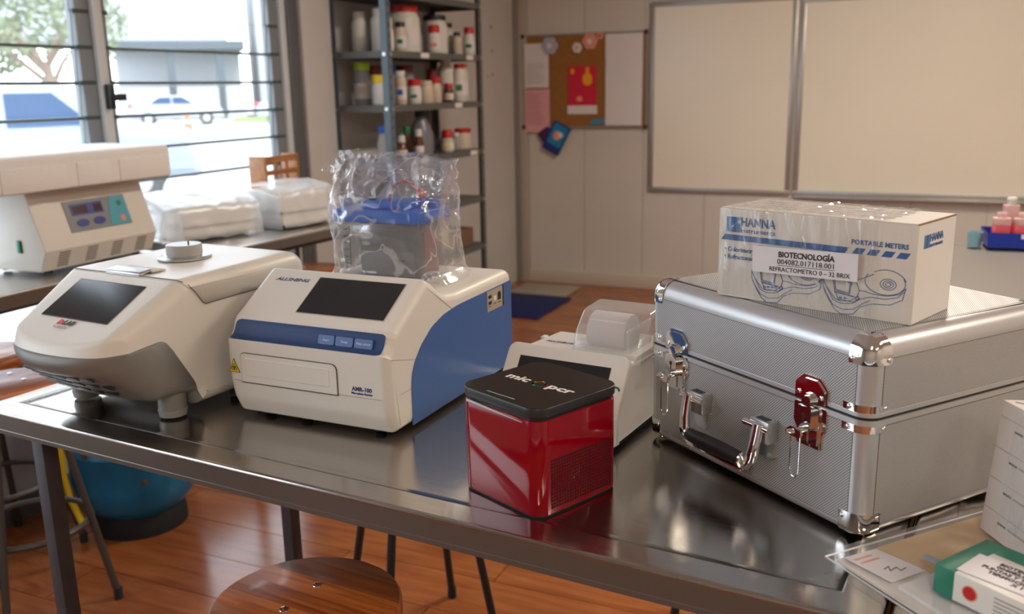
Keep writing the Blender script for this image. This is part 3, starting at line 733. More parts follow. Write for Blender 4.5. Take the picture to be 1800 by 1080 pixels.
# ================================================================== THERMOCYCLER (white and grey, left)
DL = Vector((-0.5553, 1.5652, T)); DY = -29.6
t = thing('thermal_cycler', 'white and grey thermal cycler with tilted screen and round knob on the front table', 'lab instrument', DL + hd(DY) * -0.146, DY)
HB = 0.155                                # half width; local x centred
def warp(co):
    y = co.y
    if y < 0.02:
        k = min(1.0, (0.02 - y) / 0.19); q = abs(co.x) / HB
        b_ = 0.028 * k * (1 - q * q) - 0.014 * k * k * q ** 6
        f_ = max(0.0, min(1.0, (co.z - 0.095) / 0.068))
        co = Vector((co.x * (1 - 0.17 * k * k), y - b_, co.z - b_ * 0.5507 * f_))
    return co
cp_ = [(0.285, 0.012, 0.01), (0.285, 0.244, 0.035), (-0.022, 0.240, 0.03), (-0.160, 0.164, 0.022), (-0.175, 0.128, 0.025), (-0.162, 0.104, 0.02), (-0.092, 0.040, 0.02), (-0.020, 0.037, 0.008), (-0.012, 0.012, 0.004)]
prof = fillet(cp_, 8)
bm = B(); rext(bm, prof, -HB, HB, 0.026, 7, 14, warp); finish(bm, 'housing', M['white_plastic'], t, 50, wn=True)
# grey lower shell: the same body a hair proud, kept only below the curved colour line
def cut_by(bm_body, bm_cut, nm, m_, parent, sm=50):
    o1 = finish(bm_body, nm, m_, None, sm); o2 = finish(bm_cut, 'cutter', m_, None, 0)
    md = o1.modifiers.new('b', 'BOOLEAN'); md.operation = 'INTERSECT'; md.solver = 'EXACT'; md.object = o2
    dg = bpy.context.evaluated_depsgraph_get(); me = bpy.data.meshes.new_from_object(o1.evaluated_get(dg))
    o1.modifiers.clear(); o1.data = me; bpy.data.objects.remove(o2); o1.parent = parent
    return o1
gb = B(); rext(gb, inset(prof, -0.0006), -HB - 0.0008, HB + 0.0008, 0.026, 7, 14, warp)
gc = B(); rext(gc, fillet([(0.004, -0.02, 0), (0.002, 0.006, 0), (-0.046, 0.1175, 0.02), (-0.066, 0.1440, 0.022), (-0.130, 0.1370, 0.06), (-0.30, 0.1335, 0), (-0.30, -0.02, 0)], 8), -0.3, 0.3, 0)
cut_by(gb, gc, 'lower_shell', M['grey_plastic'], t)
# lid
lb_ = B(); rext(lb_, inset(prof, -0.0009), -HB - 0.0009, HB + 0.0009, 0.026, 7, 14, warp)
lc_ = B(); rext(lc_, fillet([(0.30, 0.1925, 0), (0.30, 0.30, 0), (-0.060, 0.30, 0), (-0.0235, 0.2390, 0), (0.0155, 0.1905, 0.012)], 6), -0.3, 0.3, 0)
cut_by(lb_, lc_, 'lid', M['white_plastic'], t)
seam = [Vector((HB + 0.0008, y, z)) for y, z in ((-0.016, 0.232), (0.0, 0.214), (0.012, 0.196), (0.020, 0.1905), (0.034, 0.1915), (0.10, 0.1922), (0.2855, 0.1925))]
bm = B(); tube(bm, seam, 0.0007, 6); tube(bm, [Vector((-p.x, p.y, p.z)) for p in seam], 0.0007, 6)
tube(bm, [(-HB + 0.02, -0.0235, 0.2395), (HB - 0.018, -0.0235, 0.2395), (HB - 0.006, -0.020, 0.2360)], 0.0007, 6)
finish(bm, 'lid_seam', M['seam_dark'], t)
# front grip on the lid and its pocket
bm = B(); box(bm, -0.045, 0.050, 0.0, 0.030, 0.2405, 0.2432, bev=0.001); finish(bm, 'grip_pocket', mat('pocket', (0.60, 0.50, 0.38), 0.5), t)
bm = B(); rext(bm, fillet([(-0.027, 0.2345, 0.003), (0.004, 0.2445, 0.003), (0.002, 0.2475, 0.004), (-0.020, 0.2445, 0.006)]), -0.050, 0.046, 0.004, 4); finish(bm, 'grip', M['chrome_dull'], t)
# knob
KX, KY = -0.012, 0.128
bm = B(); lathe(bm, [(0.0, 0.243), (0.050, 0.243), (0.050, 0.2455), (0.046, 0.247), (0.034, 0.249), (0.0, 0.249)], 48, (KX, KY, 0)); finish(bm, 'knob_flange', M['chrome_dull'], t)
bm = B(); lathe(bm, [(0.0, 0.248), (0.0335, 0.248), (0.0335, 0.268), (0.032, 0.2695), (0.0, 0.2695)], 48, (KX, KY, 0)); finish(bm, 'knob', M['grey_light'], t)
bm = B(); lathe(bm, [(0.0015, 0.269), (0.0015, 0.276), (0.0, 0.277)], 10, (KX + 0.018, KY - 0.004, 0)); finish(bm, 'knob_pin', M['black'], t)
# feet
for x in (-0.117, 0.117):
    bm = B(); lathe(bm, [(0.0, 0.012), (0.0245, 0.012), (0.0245, 0.052), (0.0, 0.06)], 32, (x, -0.043, 0)); finish(bm, 'foot', M['grey_plastic'], t)
    bm = B(); lathe(bm, [(0.0, 0.0), (0.0235, 0.0), (0.0255, 0.011), (0.0245, 0.012), (0.0, 0.012)], 32, (x, -0.043, 0)); finish(bm, 'foot_ring', M['foot_grey'], t)
    bm = B(); lathe(bm, [(0.0, 0.0), (0.008, 0.0), (0.008, 0.013), (0.0, 0.013)], 16, (x * 1.1, 0.24, 0)); finish(bm, 'rubber_foot', M['rubber'], t)
    bm = B(); lathe(bm, [(0.0, 0.0), (0.008, 0.0), (0.008, 0.013), (0.0, 0.013)], 16, (x * 1.1, 0.09, 0)); finish(bm, 'rubber_foot', M['rubber'], t)
# screen on the slope
sy0, sz0, sy1, sz1 = -0.022, 0.240, -0.160, 0.164
sd_ = Vector((0, sy0 - sy1, sz0 - sz1)).normalized()
SM = plane_m((0, -0.1300, 0.1806), (1, 0, 0), sd_)
flat('screen_recess', rrect(-0.0865, 0.0865, -0.0015, 0.0965, 0.001), SM, M['seam_dark'], t, 0.0012, -0.001)
flat('screen', rrect(-0.0852, 0.0852, 0.0, 0.095, 0.001), SM, M['screen'], t, 0.0016, 0.0)
text('D', 0.0135, SM @ Matrix.Translation((-0.027, -0.0165, 0.0016)), M['red_ink'], t, width=0.012, bold=0.0012, shear=0.3, name='logo_letter')
text('LAB', 0.0135, SM @ Matrix.Translation((-0.0135, -0.0165, 0.0016)), M['seam_dark'], t, width=0.029, bold=0.0008, shear=0.4, name='logo_letter')
text('TC1000-G', 0.0075, SM @ Matrix.Translation((-0.028, -0.0265, 0.0016)), M['faint_ink'], t, width=0.034, name='model_lettering')
# vents in the underside of the nose: lens-shaped slots
vdir = Vector((0, 0.070, -0.064)).normalized()
i = 0
for r_ in range(3):
    for c_ in range(6):
        x = -0.098 + c_ * 0.036 + (r_ % 2) * 0.018
        if abs(x) > 0.108: continue
        yb = -0.150 + r_ * 0.020; yb = -0.150 + r_ * 0.0185; base = Vector((x, yb, 0.104 - (yb + 0.162) * 0.914))
        k = (0.02 - yb) / 0.19
        base = warp(base) + Vector((0, -0.0012, -0.0012))
        mm = plane_m(base, (1, 0, 0), -vdir)
        flat('vent_slot', arc(0, 0, 0.0165, 0.0062, 0, 345, 16), mm, M['black'], t, 0.0012, -0.001)

# ================================================================== MICROPLATE READER (white and blue)
AO = Vector((-0.1693, 1.4476, T)); AY = -25.2; AW = 0.328
t = thing('microplate_reader', 'white and blue microplate reader with slanted screen in the middle of the front table', 'lab instrument', AO, AY)
prof = fillet([(0.398, 0.006, 0.004), (0.398, 0.1985, 0.02), (0.175, 0.1968, 0.06), (0.125, 0.203, 0.05), (0.088, 0.2300, 0.02), (0.066, 0.2408, 0.008), (-0.0405, 0.1765, 0.004),
               (-0.0465, 0.168, 0.006), (-0.0500, 0.156, 0.02), (-0.0580, 0.1440, 0.006), (-0.0663, 0.1415, 0.002), (-0.0663, 0.068, 0.06), (-0.0610, 0.036, 0.05), (-0.046, 0.006, 0.008)], 7)
bm = B(); rext(bm, prof, -AW, 0.0, 0.015, 6, 2); finish(bm, 'housing', M['white_plastic'], t, 42, wn=True)
side = fillet([(0.001, 0.0055, 0), (0.001, 0.069, 0.03), (0.004, 0.092, 0.05), (0.0150, 0.1120, 0.05), (0.0376, 0.1345, 0.08), (0.075, 0.1570, 0.08), (0.117, 0.1690, 0.08), (0.170, 0.1745, 0.06), (0.375, 0.1762, 0), (0.392, 0.1762, 0), (0.392, 0.0055, 0)], 5)
for nm, x, sg in (('side_panel', 0.0, 1), ('side_panel', -AW, -1)):
    bm = B(); slab(bm, [(p.x, p.y) for p in side], plane_m((x, 0, 0), (0, 1, 0), (0, 0, 1)) if sg > 0 else plane_m((x, 0, 0), (0, 1, 0), (0, 0, 1)), -0.001, 0.0012) if sg > 0 else slab(bm, [(p.x, p.y) for p in side], plane_m((x, 0, 0), (0, 1, 0), (0, 0, 1)), -0.0012, 0.001)
    finish(bm, nm, M['blue_panel'], t, 0)
# bottom shell joint
bm = B(); tube(bm, [(-AW + 0.002, -0.045, 0.0685), (-AW + 0.006, -0.0610, 0.0685), (-AW + 0.016, -0.0665, 0.0685), (-0.016, -0.0665, 0.0685), (-0.006, -0.0615, 0.0687), (-0.0008, -0.048, 0.069), (0.0003, 0.001, 0.0695)], 0.0006, 6)
finish(bm, 'shell_joint', M['seam_soft'], t)
# blue strip in the concave band
def strip_poly():
    path = [(-0.0662, 0.1420), (-0.0600, 0.1432), (-0.0553, 0.1462), (-0.0512, 0.1535), (-0.0490, 0.1610), (-0.0472, 0.1665), (-0.0440, 0.1715)]
    return path
path = strip_poly(); bm = B(); g = []
L0 = [0.0]
for a, b_ in zip(path, path[1:]): L0.append(L0[-1] + math.hypot(b_[0] - a[0], b_[1] - a[1]))
dense = []
for k in range(17):
    s_ = L0[-1] * k / 16
    j = max(i for i in range(len(path) - 1) if L0[i] <= s_ + 1e-9); f_ = (s_ - L0[j]) / (L0[j + 1] - L0[j])
    dense.append((path[j][0] + (path[j + 1][0] - path[j][0]) * f_, path[j][1] + (path[j + 1][1] - path[j][1]) * f_, s_))
for y_, z_, s_ in dense:
    rc = 0.008; d = min(s_, L0[-1] - s_); e = 0 if d > rc else rc - math.sqrt(max(0, rc * rc - (rc - d) ** 2))
    xa, xb = -0.3195 + e + 0.006 * (s_ / L0[-1]), -0.0120 - e - 0.004 * (1 - s_ / L0[-1])
    g.append([bm.verts.new((xa + (xb - xa) * i / 8, y_ - 0.0010, z_ + 0.0006)) for i in range(9)])
for A, D in zip(g, g[1:]):
    for i in range(8): bm.faces.new((A[i], A[i + 1], D[i + 1], D[i]))
bmesh.ops.solidify(bm, geom=bm.faces[:], thickness=-0.0008)
finish(bm, 'control_strip', M['blue_strip'], t, 50)
# keys on the strip
KM = plane_m((0, -0.0553, 0.1475), (1, 0, 0), Vector((0, 0.0050, 0.0155)))
for x0, w, s_ in ((-0.1388, 0.0315, 'Start'), (-0.1045, 0.0335, 'Stop'), (-0.0678, 0.0345, 'Plate in/out')):
    flat('key_border', rrect(x0 - 0.0010, x0 + w + 0.0010, -0.0010, 0.0160, 0.0034), KM, M['blue_ink'], t, 0.0020, -0.001)
    ko = flat('key', rrect(x0, x0 + w, 0.0, 0.0150, 0.003), KM, M['blue_key'], t, 0.0028, 0.0)
    text(s_, 0.0055, KM @ Matrix.Translation((x0 + w / 2, 0.0055, 0.0028)), M['white_ink'], ko, 'key_lettering', align='CENTER', width=0.027 if 'Pl' in s_ else 0.013)
# screen
ys_, zs_ = -0.0405, 0.1765; ye_, ze_ = 0.066, 0.2408
sdir = Vector((0, ye_ - ys_, ze_ - zs_)).normalized(); SM = plane_m((0, ys_, zs_), (1, 0, 0), sdir)
off = 0.0208
flat('screen_bezel', rrect(-0.2075, -0.0305, off - 0.0015, off + 0.0880, 0.0015), SM, M['seam_soft'], t, 0.0008, -0.001)
flat('screen', rect(-0.2055, -0.0320, off, off + 0.0865), SM, M['screen'], t, 0.0012, -0.001)
text('ALLSHENG', 0.0105, SM @ Matrix.Translation((-0.2955, 0.0935, 0.0002)), M['blue_ink'], t, width=0.072, shear=0.25, bold=0.0002)
# plate door
DM = plane_m((0, -0.0663, 0), (1, 0, 0), (0, 0, 1))
flat('door_gap', rrect(-0.2965, -0.0970, 0.0655, 0.1195, (0.0005, 0.0005, 0.011, 0.009)), DM, M['seam_dark'], t, 0.0009, -0.002)
bm = B(); slab(bm, rrect(-0.2950, -0.0985, 0.0680, 0.1182, (0.0005, 0.0005, 0.010, 0.008)), DM, 0, 0.0022); d_ = finish(bm, 'plate_door', M['white_plastic'], t, 30)
bm = B()
A = rrect(-0.2865, -0.1115, 0.0785, 0.1110, 0.003); Bq = rrect(-0.2850, -0.1130, 0.0800, 0.1095, 0.003)
for P_, Q_, h0, h1 in ((A, Bq, 0.0021, 0.0030),):
    n = len(P_); w1 = [DM @ Vector((p.x, p.y, h0)) for p in P_]; w2 = [DM @ Vector((p.x, p.y, h1)) for p in Q_]
    v1 = [bm.verts.new(p) for p in w1]; v2 = [bm.verts.new(p) for p in w2]
    for k in range(n): bm.faces.new((v1[k], v1[(k + 1) % n], v2[(k + 1) % n], v2[k]))
    bm.faces.new(v2)
finish(bm, 'raised_field', M['white_plastic'], d_, 0)
text('AMR-100', 0.0098, DM @ Matrix.Translation((-0.0705, 0.0788, 0.0003)), M['blue_ink'], t, width=0.0385, bold=0.0003)
text('Microplate Reader', 0.0046, DM @ Matrix.Translation((-0.0715, 0.0733, 0.0003)), M['blue_ink'], t, width=0.0410, bold=0.0002)
# biohazard sticker
tri = [(-0.3290, 0.0815), (-0.3005, 0.0815), (-0.3148, 0.1075)]
flat('warning_sticker', [(-0.3235, 0.0820), (-0.2995, 0.0820), (-0.3115, 0.1070)], DM, M['dark_ink'], t, 0.0006, -0.0002)
flat('warning_sticker', [(-0.3217, 0.0831), (-0.3013, 0.0831), (-0.3115, 0.1045)], DM, M['yellow'], t, 0.0009, -0.0002)
cx, cy = -0.3115, 0.0905
ls = [arc(cx, cy, 0.0022, 0.0022, 0, 360)]
for a in (90, 210, 330):
    ls.append(arc(cx + 0.0035 * math.cos(rad(a)), cy + 0.0035 * math.sin(rad(a)), 0.0028, 0.0028, a - 235 + 90 + 20, a + 55 + 90 - 20))
    ls.append([(cx, cy), (cx + 0.002 * math.cos(rad(a)), cy + 0.002 * math.sin(rad(a)))])
strokes('biohazard_sign', ls, 0.0011, DM, M['dark_ink'], t, h=0.0012, t0=0.0008)
# connector plate on the blue side
PM = plane_m((0.0012, 0, 0), (0, 1, 0), (0, 0, 1))
cp = flat('port_plate', rect(0.284, 0.350, 0.1335, 0.1735), PM, mat('port_metal', (0.42, 0.37, 0.30), 0.5), t, 0.0008, -0.001)
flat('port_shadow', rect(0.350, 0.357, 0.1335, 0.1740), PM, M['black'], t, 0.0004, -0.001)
for y_ in (0.147, 0.159): flat('usb_port', rect(0.289, 0.302, y_, y_ + 0.006), PM, M['black'], cp, 0.0013, 0.0006)
flat('usb_port', rect(0.312, 0.322, 0.151, 0.160), PM, M['white_ink'], cp, 0.0013, 0.0006)
flat('network_port', [(0.329, 0.149), (0.343, 0.149), (0.343, 0.162), (0.340, 0.162), (0.340, 0.165), (0.332, 0.165), (0.332, 0.162), (0.329, 0.162)], PM, M['black'], cp, 0.0013, 0.0006)
strokes('port_lettering', [[(0.290, 0.143), (0.300, 0.143)], [(0.311, 0.145), (0.322, 0.145)], [(0.331, 0.144), (0.342, 0.144)]], 0.0012, PM, M['dark_ink'], cp, 0.0012, 0.0006)
for x in (-0.28, -0.20, -0.05):
    for y_ in (-0.02, 0.36):
        bm = B(); lathe(bm, [(0.0, -0.003), (0.009, -0.003), (0.009, 0.007), (0.0, 0.007)], 16, (x, y_, 0.0)); finish(bm, 'rubber_foot', M['rubber'], t)

# ================================================================== RED CUBE (pcr cycler)
RO = Vector((0.029, 1.107, T - 0.004)); RY = -48.1; RW = 0.161
t = thing('pcr_cycler', 'glossy red cube-shaped cycler with a black lid at the table front', 'lab instrument', RO + hd(RY) * 0.001, RY)
bm = B(); sq = rrect(-RW + 0.001, -0.001, 0.001, RW - 0.001, 0.022, 10)
def prism(bm, poly, z0, z1, b=0.0, n=3):
    rings = []; st = []
    if b:
        for k in range(n + 1):
            a = PI / 2 * k / n; st.append((b * (1 - math.sin(a)), z0 + b * (1 - math.cos(a))))
        for k in range(n + 1):
            a = PI / 2 * k / n; st.append((b * (1 - math.cos(a)), z1 - b * (1 - math.sin(a))))
    else: st = [(0, z0), (0, z1)]
    for d, z in st: rings.append([bm.verts.new((p.x, p.y, z)) for p in (inset(poly, d) if d > 0 else poly)])
    for A, D in zip(rings, rings[1:]):
        m_ = len(A)
        for k in range(m_): bm.faces.new((A[k], A[(k + 1) % m_], D[(k + 1) % m_], D[k]))
    bm.faces.new(rings[0][::-1]); bm.faces.new(rings[-1]); return bm
prism(bm, inset(sq, 0.001), 0.0, 0.004); finish(bm, 'base_plate', M['rubber'], t)
bm = B(); prism(bm, sq, 0.0022, 0.1345, 0.001); finish(bm, 'housing', M['red_gloss'], t, 30)
bm = B(); prism(bm, inset(sq, 0.003), 0.133, 0.1405); finish(bm, 'lid_gap', M['black'], t)
lidp = rrect(-RW - 0.0005, 0.0005, -0.0005, RW + 0.0005, 0.024, 12)
bm = B(); prism(bm, lidp, 0.1400, 0.1525, 0.0012); finish(bm, 'lid', M['black_edge'], t, 30)
bm = B(); prism(bm, inset(lidp, 0.0012), 0.1520, 0.1530); finish(bm, 'lid_top', M['black_gloss'], t, 30)
FM = plane_m((0, 0, 0), (1, 0, 0), (0, 0, 1)); FM.translation = Vector((0, 0.0005, 0))
flat('silver_strip', [(-0.144, 0.1325), (-0.030, 0.1300), (-0.030, 0.1310), (-0.141, 0.1362)], FM, M['alu'], t, 0.0008, -0.001)
# honeycomb of vent holes, one part
bm = B(); VM = plane_m((-0.001, 0, 0), (0, 1, 0), (0, 0, 1))
for i in range(24):
    for j in range(15):
        y_ = 0.0255 + i * 0.00495; z_ = 0.0115 + j * 0.00470
        slab(bm, [(y_ - 0.0018, z_ - 0.0017), (y_ + 0.0018, z_ - 0.0017), (y_ + 0.0018, z_ + 0.0017), (y_ - 0.0018, z_ + 0.0017)], VM, -0.001, 0.0002)
o = finish(bm, 'vent_holes', M['red_hole'], t, 0); o['kind'] = 'stuff'
for i, j in ((1, 2), (10, 3), (11, 4)):
    flat('hole_glint', rect(0.0255 + i * 0.00495 - 0.0005, 0.0255 + i * 0.00495 + 0.0005, 0.0115 + j * 0.0047, 0.0115 + j * 0.0047 + 0.001), VM, M['white_ink'], t, 0.0004, 0.0) if False else None
# lettering on the lid
def lidtext(s_, x, y_, size, m_, width, ang, bold=0.0004):
    a = rad(ang); mm = Matrix.Translation((x, y_, 0.1530)) @ Matrix.Rotation(a, 4, 'Z'); return text(s_, size, mm, m_, t, 'lid_lettering', width=width, bold=bold)
LA = 4.5
lidtext('mic', -0.1385, 0.0690, 0.0245, M['white_ink'], 0.041, LA, 0.0007)
lidtext('pcr', -0.0610, 0.0745, 0.0245, M['white_ink'], 0.043, LA, 0.0007)
for a0, a1, m_ in ((20, 100, 'salmon'), (110, 170, 'salmon'), (190, 250, 'cyan_ink'), (265, 345, 'green_ink'), (-20, 20, 'red_ink')):
    strokes('logo_arc', [arc(-0.0790, 0.0800, 0.0098, 0.0098, a0, a1, 8)], 0.0028, Matrix.Translation((0, 0, 0.1530)), M[m_ if m_ != 'salmon' else ('orange' if a0 > 100 else 'salmon')], t, 0.0004)
strokes('small_print', [[(-0.108, 0.0095), (-0.102, 0.0098)]], 0.003, Matrix.Translation((0, 0, 0.1530)), M['cyan_ink'], t, 0.0003)
strokes('small_print', [[(-0.100, 0.0095), (-0.056, 0.0115)]], 0.0012, Matrix.Translation((0, 0, 0.1530)), M['faint_ink'], t, 0.0003)

# ================================================================== NANO SPECTRO (white with printer cover)
NO = Vector((0.163, 1.337, T - 0.0045)); NY = -30.9
t = thing('desktop_analyser', 'white desktop analyser with wide slanted screen behind the red cube', 'lab instrument', NO, NY)
bm = B(); rext(bm, fillet([(0.20, 0.012, 0.006), (0.20, 0.124, 0.008), (0.06, 0.130, 0.005), (0.035, 0.128, 0), (-0.014, 0.055, 0.004), (-0.014, 0.012, 0.004)], 5), -0.208, -0.003, 0.006, 4); finish(bm, 'housing', M['white_cool'], t, 40, wn=True)
# slanted panel, wider than the body, with rounded corners
ndir = Vector((0, 0.0580, 0.0860)).normalized(); NM = plane_m((0, -0.016, 0.056), (1, 0, 0), ndir); LN = 0.1035
bm = B(); pw = rrect(-0.2165, 0.0005, 0.0, LN, 0.014, 7)
n = len(pw); A = [bm.verts.new(NM @ Vector((p.x, p.y, -0.010))) for p in pw]; D = [bm.verts.new(NM @ Vector((p.x, p.y, 0.002))) for p in pw]; E_ = [bm.verts.new(NM @ Vector((p.x, p.y, 0.0035))) for p in inset(pw, 0.0015)]
for P_, Q_ in ((A, D), (D, E_)):
    for k in range(n): bm.faces.new((P_[k], P_[(k + 1) % n], Q_[(k + 1) % n], Q_[k]))
bm.faces.new(A[::-1]); bm.faces.new(E_); finish(bm, 'front_panel', M['white_plastic'], t, 40)
bm = B(); rext(bm, fillet([(-0.0185, 0.0125, 0.004), (-0.0185, 0.060, 0.004), (0.0, 0.080, 0), (0.0, 0.0125, 0)], 4), -0.2165, 0.0005, 0.006, 4); finish(bm, 'lower_front', M['white_cool'], t, 40)
flat('screen', rect(-0.1905, -0.0275, 0.012, 0.0815), NM, M['screen'], t, 0.0045, 0.002)
text('ALLSHENG', 0.0085, plane_m((-0.190, 0.112, 0.1290), (1, 0, 0), (0, 1, 0)), M['blue_ink'], t, width=0.052, shear=0.2)
strokes('touch_mark', [arc(-0.012, 0.0450, 0.007, 0.007, 20, 150, 8)], 0.003, NM, mat('mark_teal', (0.02, 0.22, 0.20), 0.5), t, 0.0042, 0.002)
bm = B(); box(bm, -0.214, -0.205, 0.135, 0.150, 0.118, 0.128, bev=0.002); finish(bm, 'hinge_knob', M['white_cool'], t)
bm = B(); box(bm, -0.20, -0.012, -0.005, 0.185, 0.0, 0.013, bev=0.001); finish(bm, 'base_foot', M['rubber'], t)
# printer cover and paper roll
bm = B(); rext(bm, fillet([(0.215, 0.120, 0.004), (0.215, 0.185, 0.02), (0.165, 0.200, 0.02), (0.110, 0.196, 0.025), (0.078, 0.165, 0.012), (0.070, 0.150, 0.006), (0.062, 0.120, 0.004)], 6), -0.118, 0.004, 0.008, 4); finish(bm, 'printer_cover', M['cover_clear'], t, 50)
bm = B(); lathe(bm, [(0, -0.100), (0.032, -0.100), (0.033, -0.098), (0.033, -0.034), (0.032, -0.032), (0, -0.032)], 32, (0, 0.118, 0.158), 'x'); finish(bm, 'paper_roll', M['paper'], t)
bm = B(); box(bm, -0.112, -0.004, 0.072, 0.205, 0.126, 0.136, bev=0.003); finish(bm, 'printer_base', M['white_cool'], t)
bm = B(); box(bm, -0.026, -0.018, 0.075, 0.17, 0.134, 0.175, bev=0.004); finish(bm, 'roll_holder', M['cover_clear'], t)

# ================================================================== ALUMINIUM CASE
CO = Vector((0.420, 1.031, T + 0.0012)); CY = -61.75; CW, CD, CH_, SZ = 0.4285, 0.352, 0.2545, 0.1540
t = thing('metal_case', 'large silver aluminium carrying case with textured panels on the front table', 'case', CO, CY)
def rcase(bm, z0, z1, e=0.0, rv=0.020, rtop=0.018, rbot=0.0, n=6):
    """box with rounded vertical corners and a rounded top and/or bottom edge, grown by e"""
    poly = rrect(-CW - e, e, -e, CD + e, rv + e, 8); st = []
    if rbot:
        for k in range(n + 1): a = PI / 2 * k / n; st.append(((rbot) * (1 - math.sin(a)), z0 - e + rbot * (1 - math.cos(a))))
    else: st.append((0, z0))
    if rtop:
        for k in range(n + 1): a = PI / 2 * k / n; st.append((rtop * (1 - math.cos(a)), z1 + e - rtop * (1 - math.sin(a))))
    else: st.append((0, z1))
    rings = [[bm.verts.new((p.x, p.y, z)) for p in (inset(poly, d) if d > 1e-6 else poly)] for d, z in st]
    for A, D in zip(rings, rings[1:]):
        m_ = len(A)
        for k in range(m_): bm.faces.new((A[k], A[(k + 1) % m_], D[(k + 1) % m_], D[k]))
    bm.faces.new(rings[0][::-1]); bm.faces.new(rings[-1]); return bm
bm = B(); rcase(bm, 0.0, SZ - 0.0012, rtop=0.0, rbot=0.012); finish(bm, 'lower_shell', M['alu'], t, 40, wn=True)
bm = B(); rcase(bm, SZ + 0.0012, CH_, rtop=0.024); finish(bm, 'lid', M['alu'], t, 40, wn=True)
bm = B(); rcase(bm, SZ - 0.003, SZ + 0.003, e=0.0004, rtop=0, rbot=0); finish(bm, 'seam_gasket', M['black'], t)
for z0, z1 in ((SZ + 0.0022, SZ + 0.0070), (SZ - 0.0090, SZ - 0.0018)):
    bm = B(); rcase(bm, z0, z1, e=0.0022, rtop=0, rbot=0); bmesh.ops.bevel(bm, geom=[e for e in bm.edges if e.is_boundary or len(e.link_faces) == 2 and e.calc_face_angle(0) > 1.2], offset=0.0008, segments=2, affect='EDGES')
    finish(bm, 'seam_rail', M['alu'], t, 40)
def panel(o_, ux, uy, w, h, nm):
    mm = plane_m(o_, ux, uy)
    flat('panel_gap', rrect(0, w, 0, h, 0.004), mm, M['seam_dark'], t, 0.0002, -0.001)
    return flat(nm, rrect(0.0006, w - 0.0006, 0.0006, h - 0.0006, 0.004), mm, M['alu_tex'], t, 0.0006, -0.001)
for z0, z1 in ((0.0135, SZ - 0.010), (SZ + 0.0080, CH_ - 0.0265)):
    panel((-CW + 0.020, 0, z0), (1, 0, 0), (0, 0, 1), CW - 0.040, z1 - z0, 'textured_panel')
    panel((0, 0.022, z0), (0, 1, 0), (0, 0, 1), CD - 0.044, z1 - z0, 'textured_panel')
    panel((-CW, CD - 0.022, z0), (0, -1, 0), (0, 0, 1), CD - 0.044, z1 - z0, 'textured_panel')
panel((-CW + 0.026, 0.026, CH_), (1, 0, 0), (0, 1, 0), CW - 0.052, CD - 0.052, 'textured_panel')
def crop_case(nm, x0, x1, y0, y1, z0, z1, e, full=True):
    bm = B(); rcase(bm, 0.0, CH_, e=e, rtop=0.024, rbot=0.012)
    for co, no in (((x0, 0, 0), (-1, 0, 0)), ((x1, 0, 0), (1, 0, 0)), ((0, y0, 0), (0, -1, 0)), ((0, y1, 0), (0, 1, 0)), ((0, 0, z0), (0, 0, -1)), ((0, 0, z1), (0, 0, 1))):
        bmesh.ops.bisect_plane(bm, geom=bm.verts[:] + bm.edges[:] + bm.faces[:], plane_co=co, plane_no=no, clear_outer=True)
    bmesh.ops.delete(bm, geom=[f for f in bm.faces if abs(f.normal.z) < 1e-4 and abs(f.normal.x) < 1e-4 and False], context='FACES')
    bmesh.ops.solidify(bm, geom=bm.faces[:], thickness=0.001)
    return finish(bm, nm, M['chrome'], t, 45)
def rivet(x, y_, z, ax):
    bm = B(); lathe(bm, [(0.0035, 0.0), (0.003, 0.0012), (0.0015, 0.0020), (0.0, 0.0022)], 12, (0, 0, 0)); o = finish(bm, 'rivet', M['chrome'], t)
    o.location = (x, y_, z); o.rotation_euler = {'y': (PI / 2, 0, 0), 'x': (0, PI / 2, 0), 'z': (0, 0, 0), '-x': (0, -PI / 2, 0)}[ax]
e = 0.0016
BIG = 1.0
for x0, x1, sx in ((-0.033, BIG, 0.0), (-BIG, -CW + 0.033, -CW)):
    crop_case('corner_cap', x0, x1, -BIG, 0.033, CH_ - 0.034, BIG, e)
    crop_case('corner_cap', x0, x1, -BIG, 0.033, -BIG, 0.030, e)
    crop_case('corner_clasp', x0 - 0.004 if sx == 0 else x0, x1 if sx == 0 else x1 + 0.004, -BIG, 0.031, SZ + 0.0068, SZ + 0.0165, e)
    crop_case('corner_clasp', x0 - 0.004 if sx == 0 else x0, x1 if sx == 0 else x1 + 0.004, -BIG, 0.031, SZ - 0.0185, SZ - 0.0088, e)
    s_ = -1 if sx == 0 else 1
    for z in (CH_ - 0.028, 0.023, SZ + 0.0120, SZ - 0.0140):
        rivet(sx + s_ * 0.0275, -e, z, 'y')
        rivet(sx + (e if sx == 0 else -e), 0.0270, z, 'x' if sx == 0 else '-x')
crop_case('corner_cap', -0.033, BIG, CD - 0.033, BIG, CH_ - 0.034, BIG, e); crop_case('corner_cap', -BIG, -CW + 0.033, CD - 0.033, BIG, CH_ - 0.034, BIG, e)
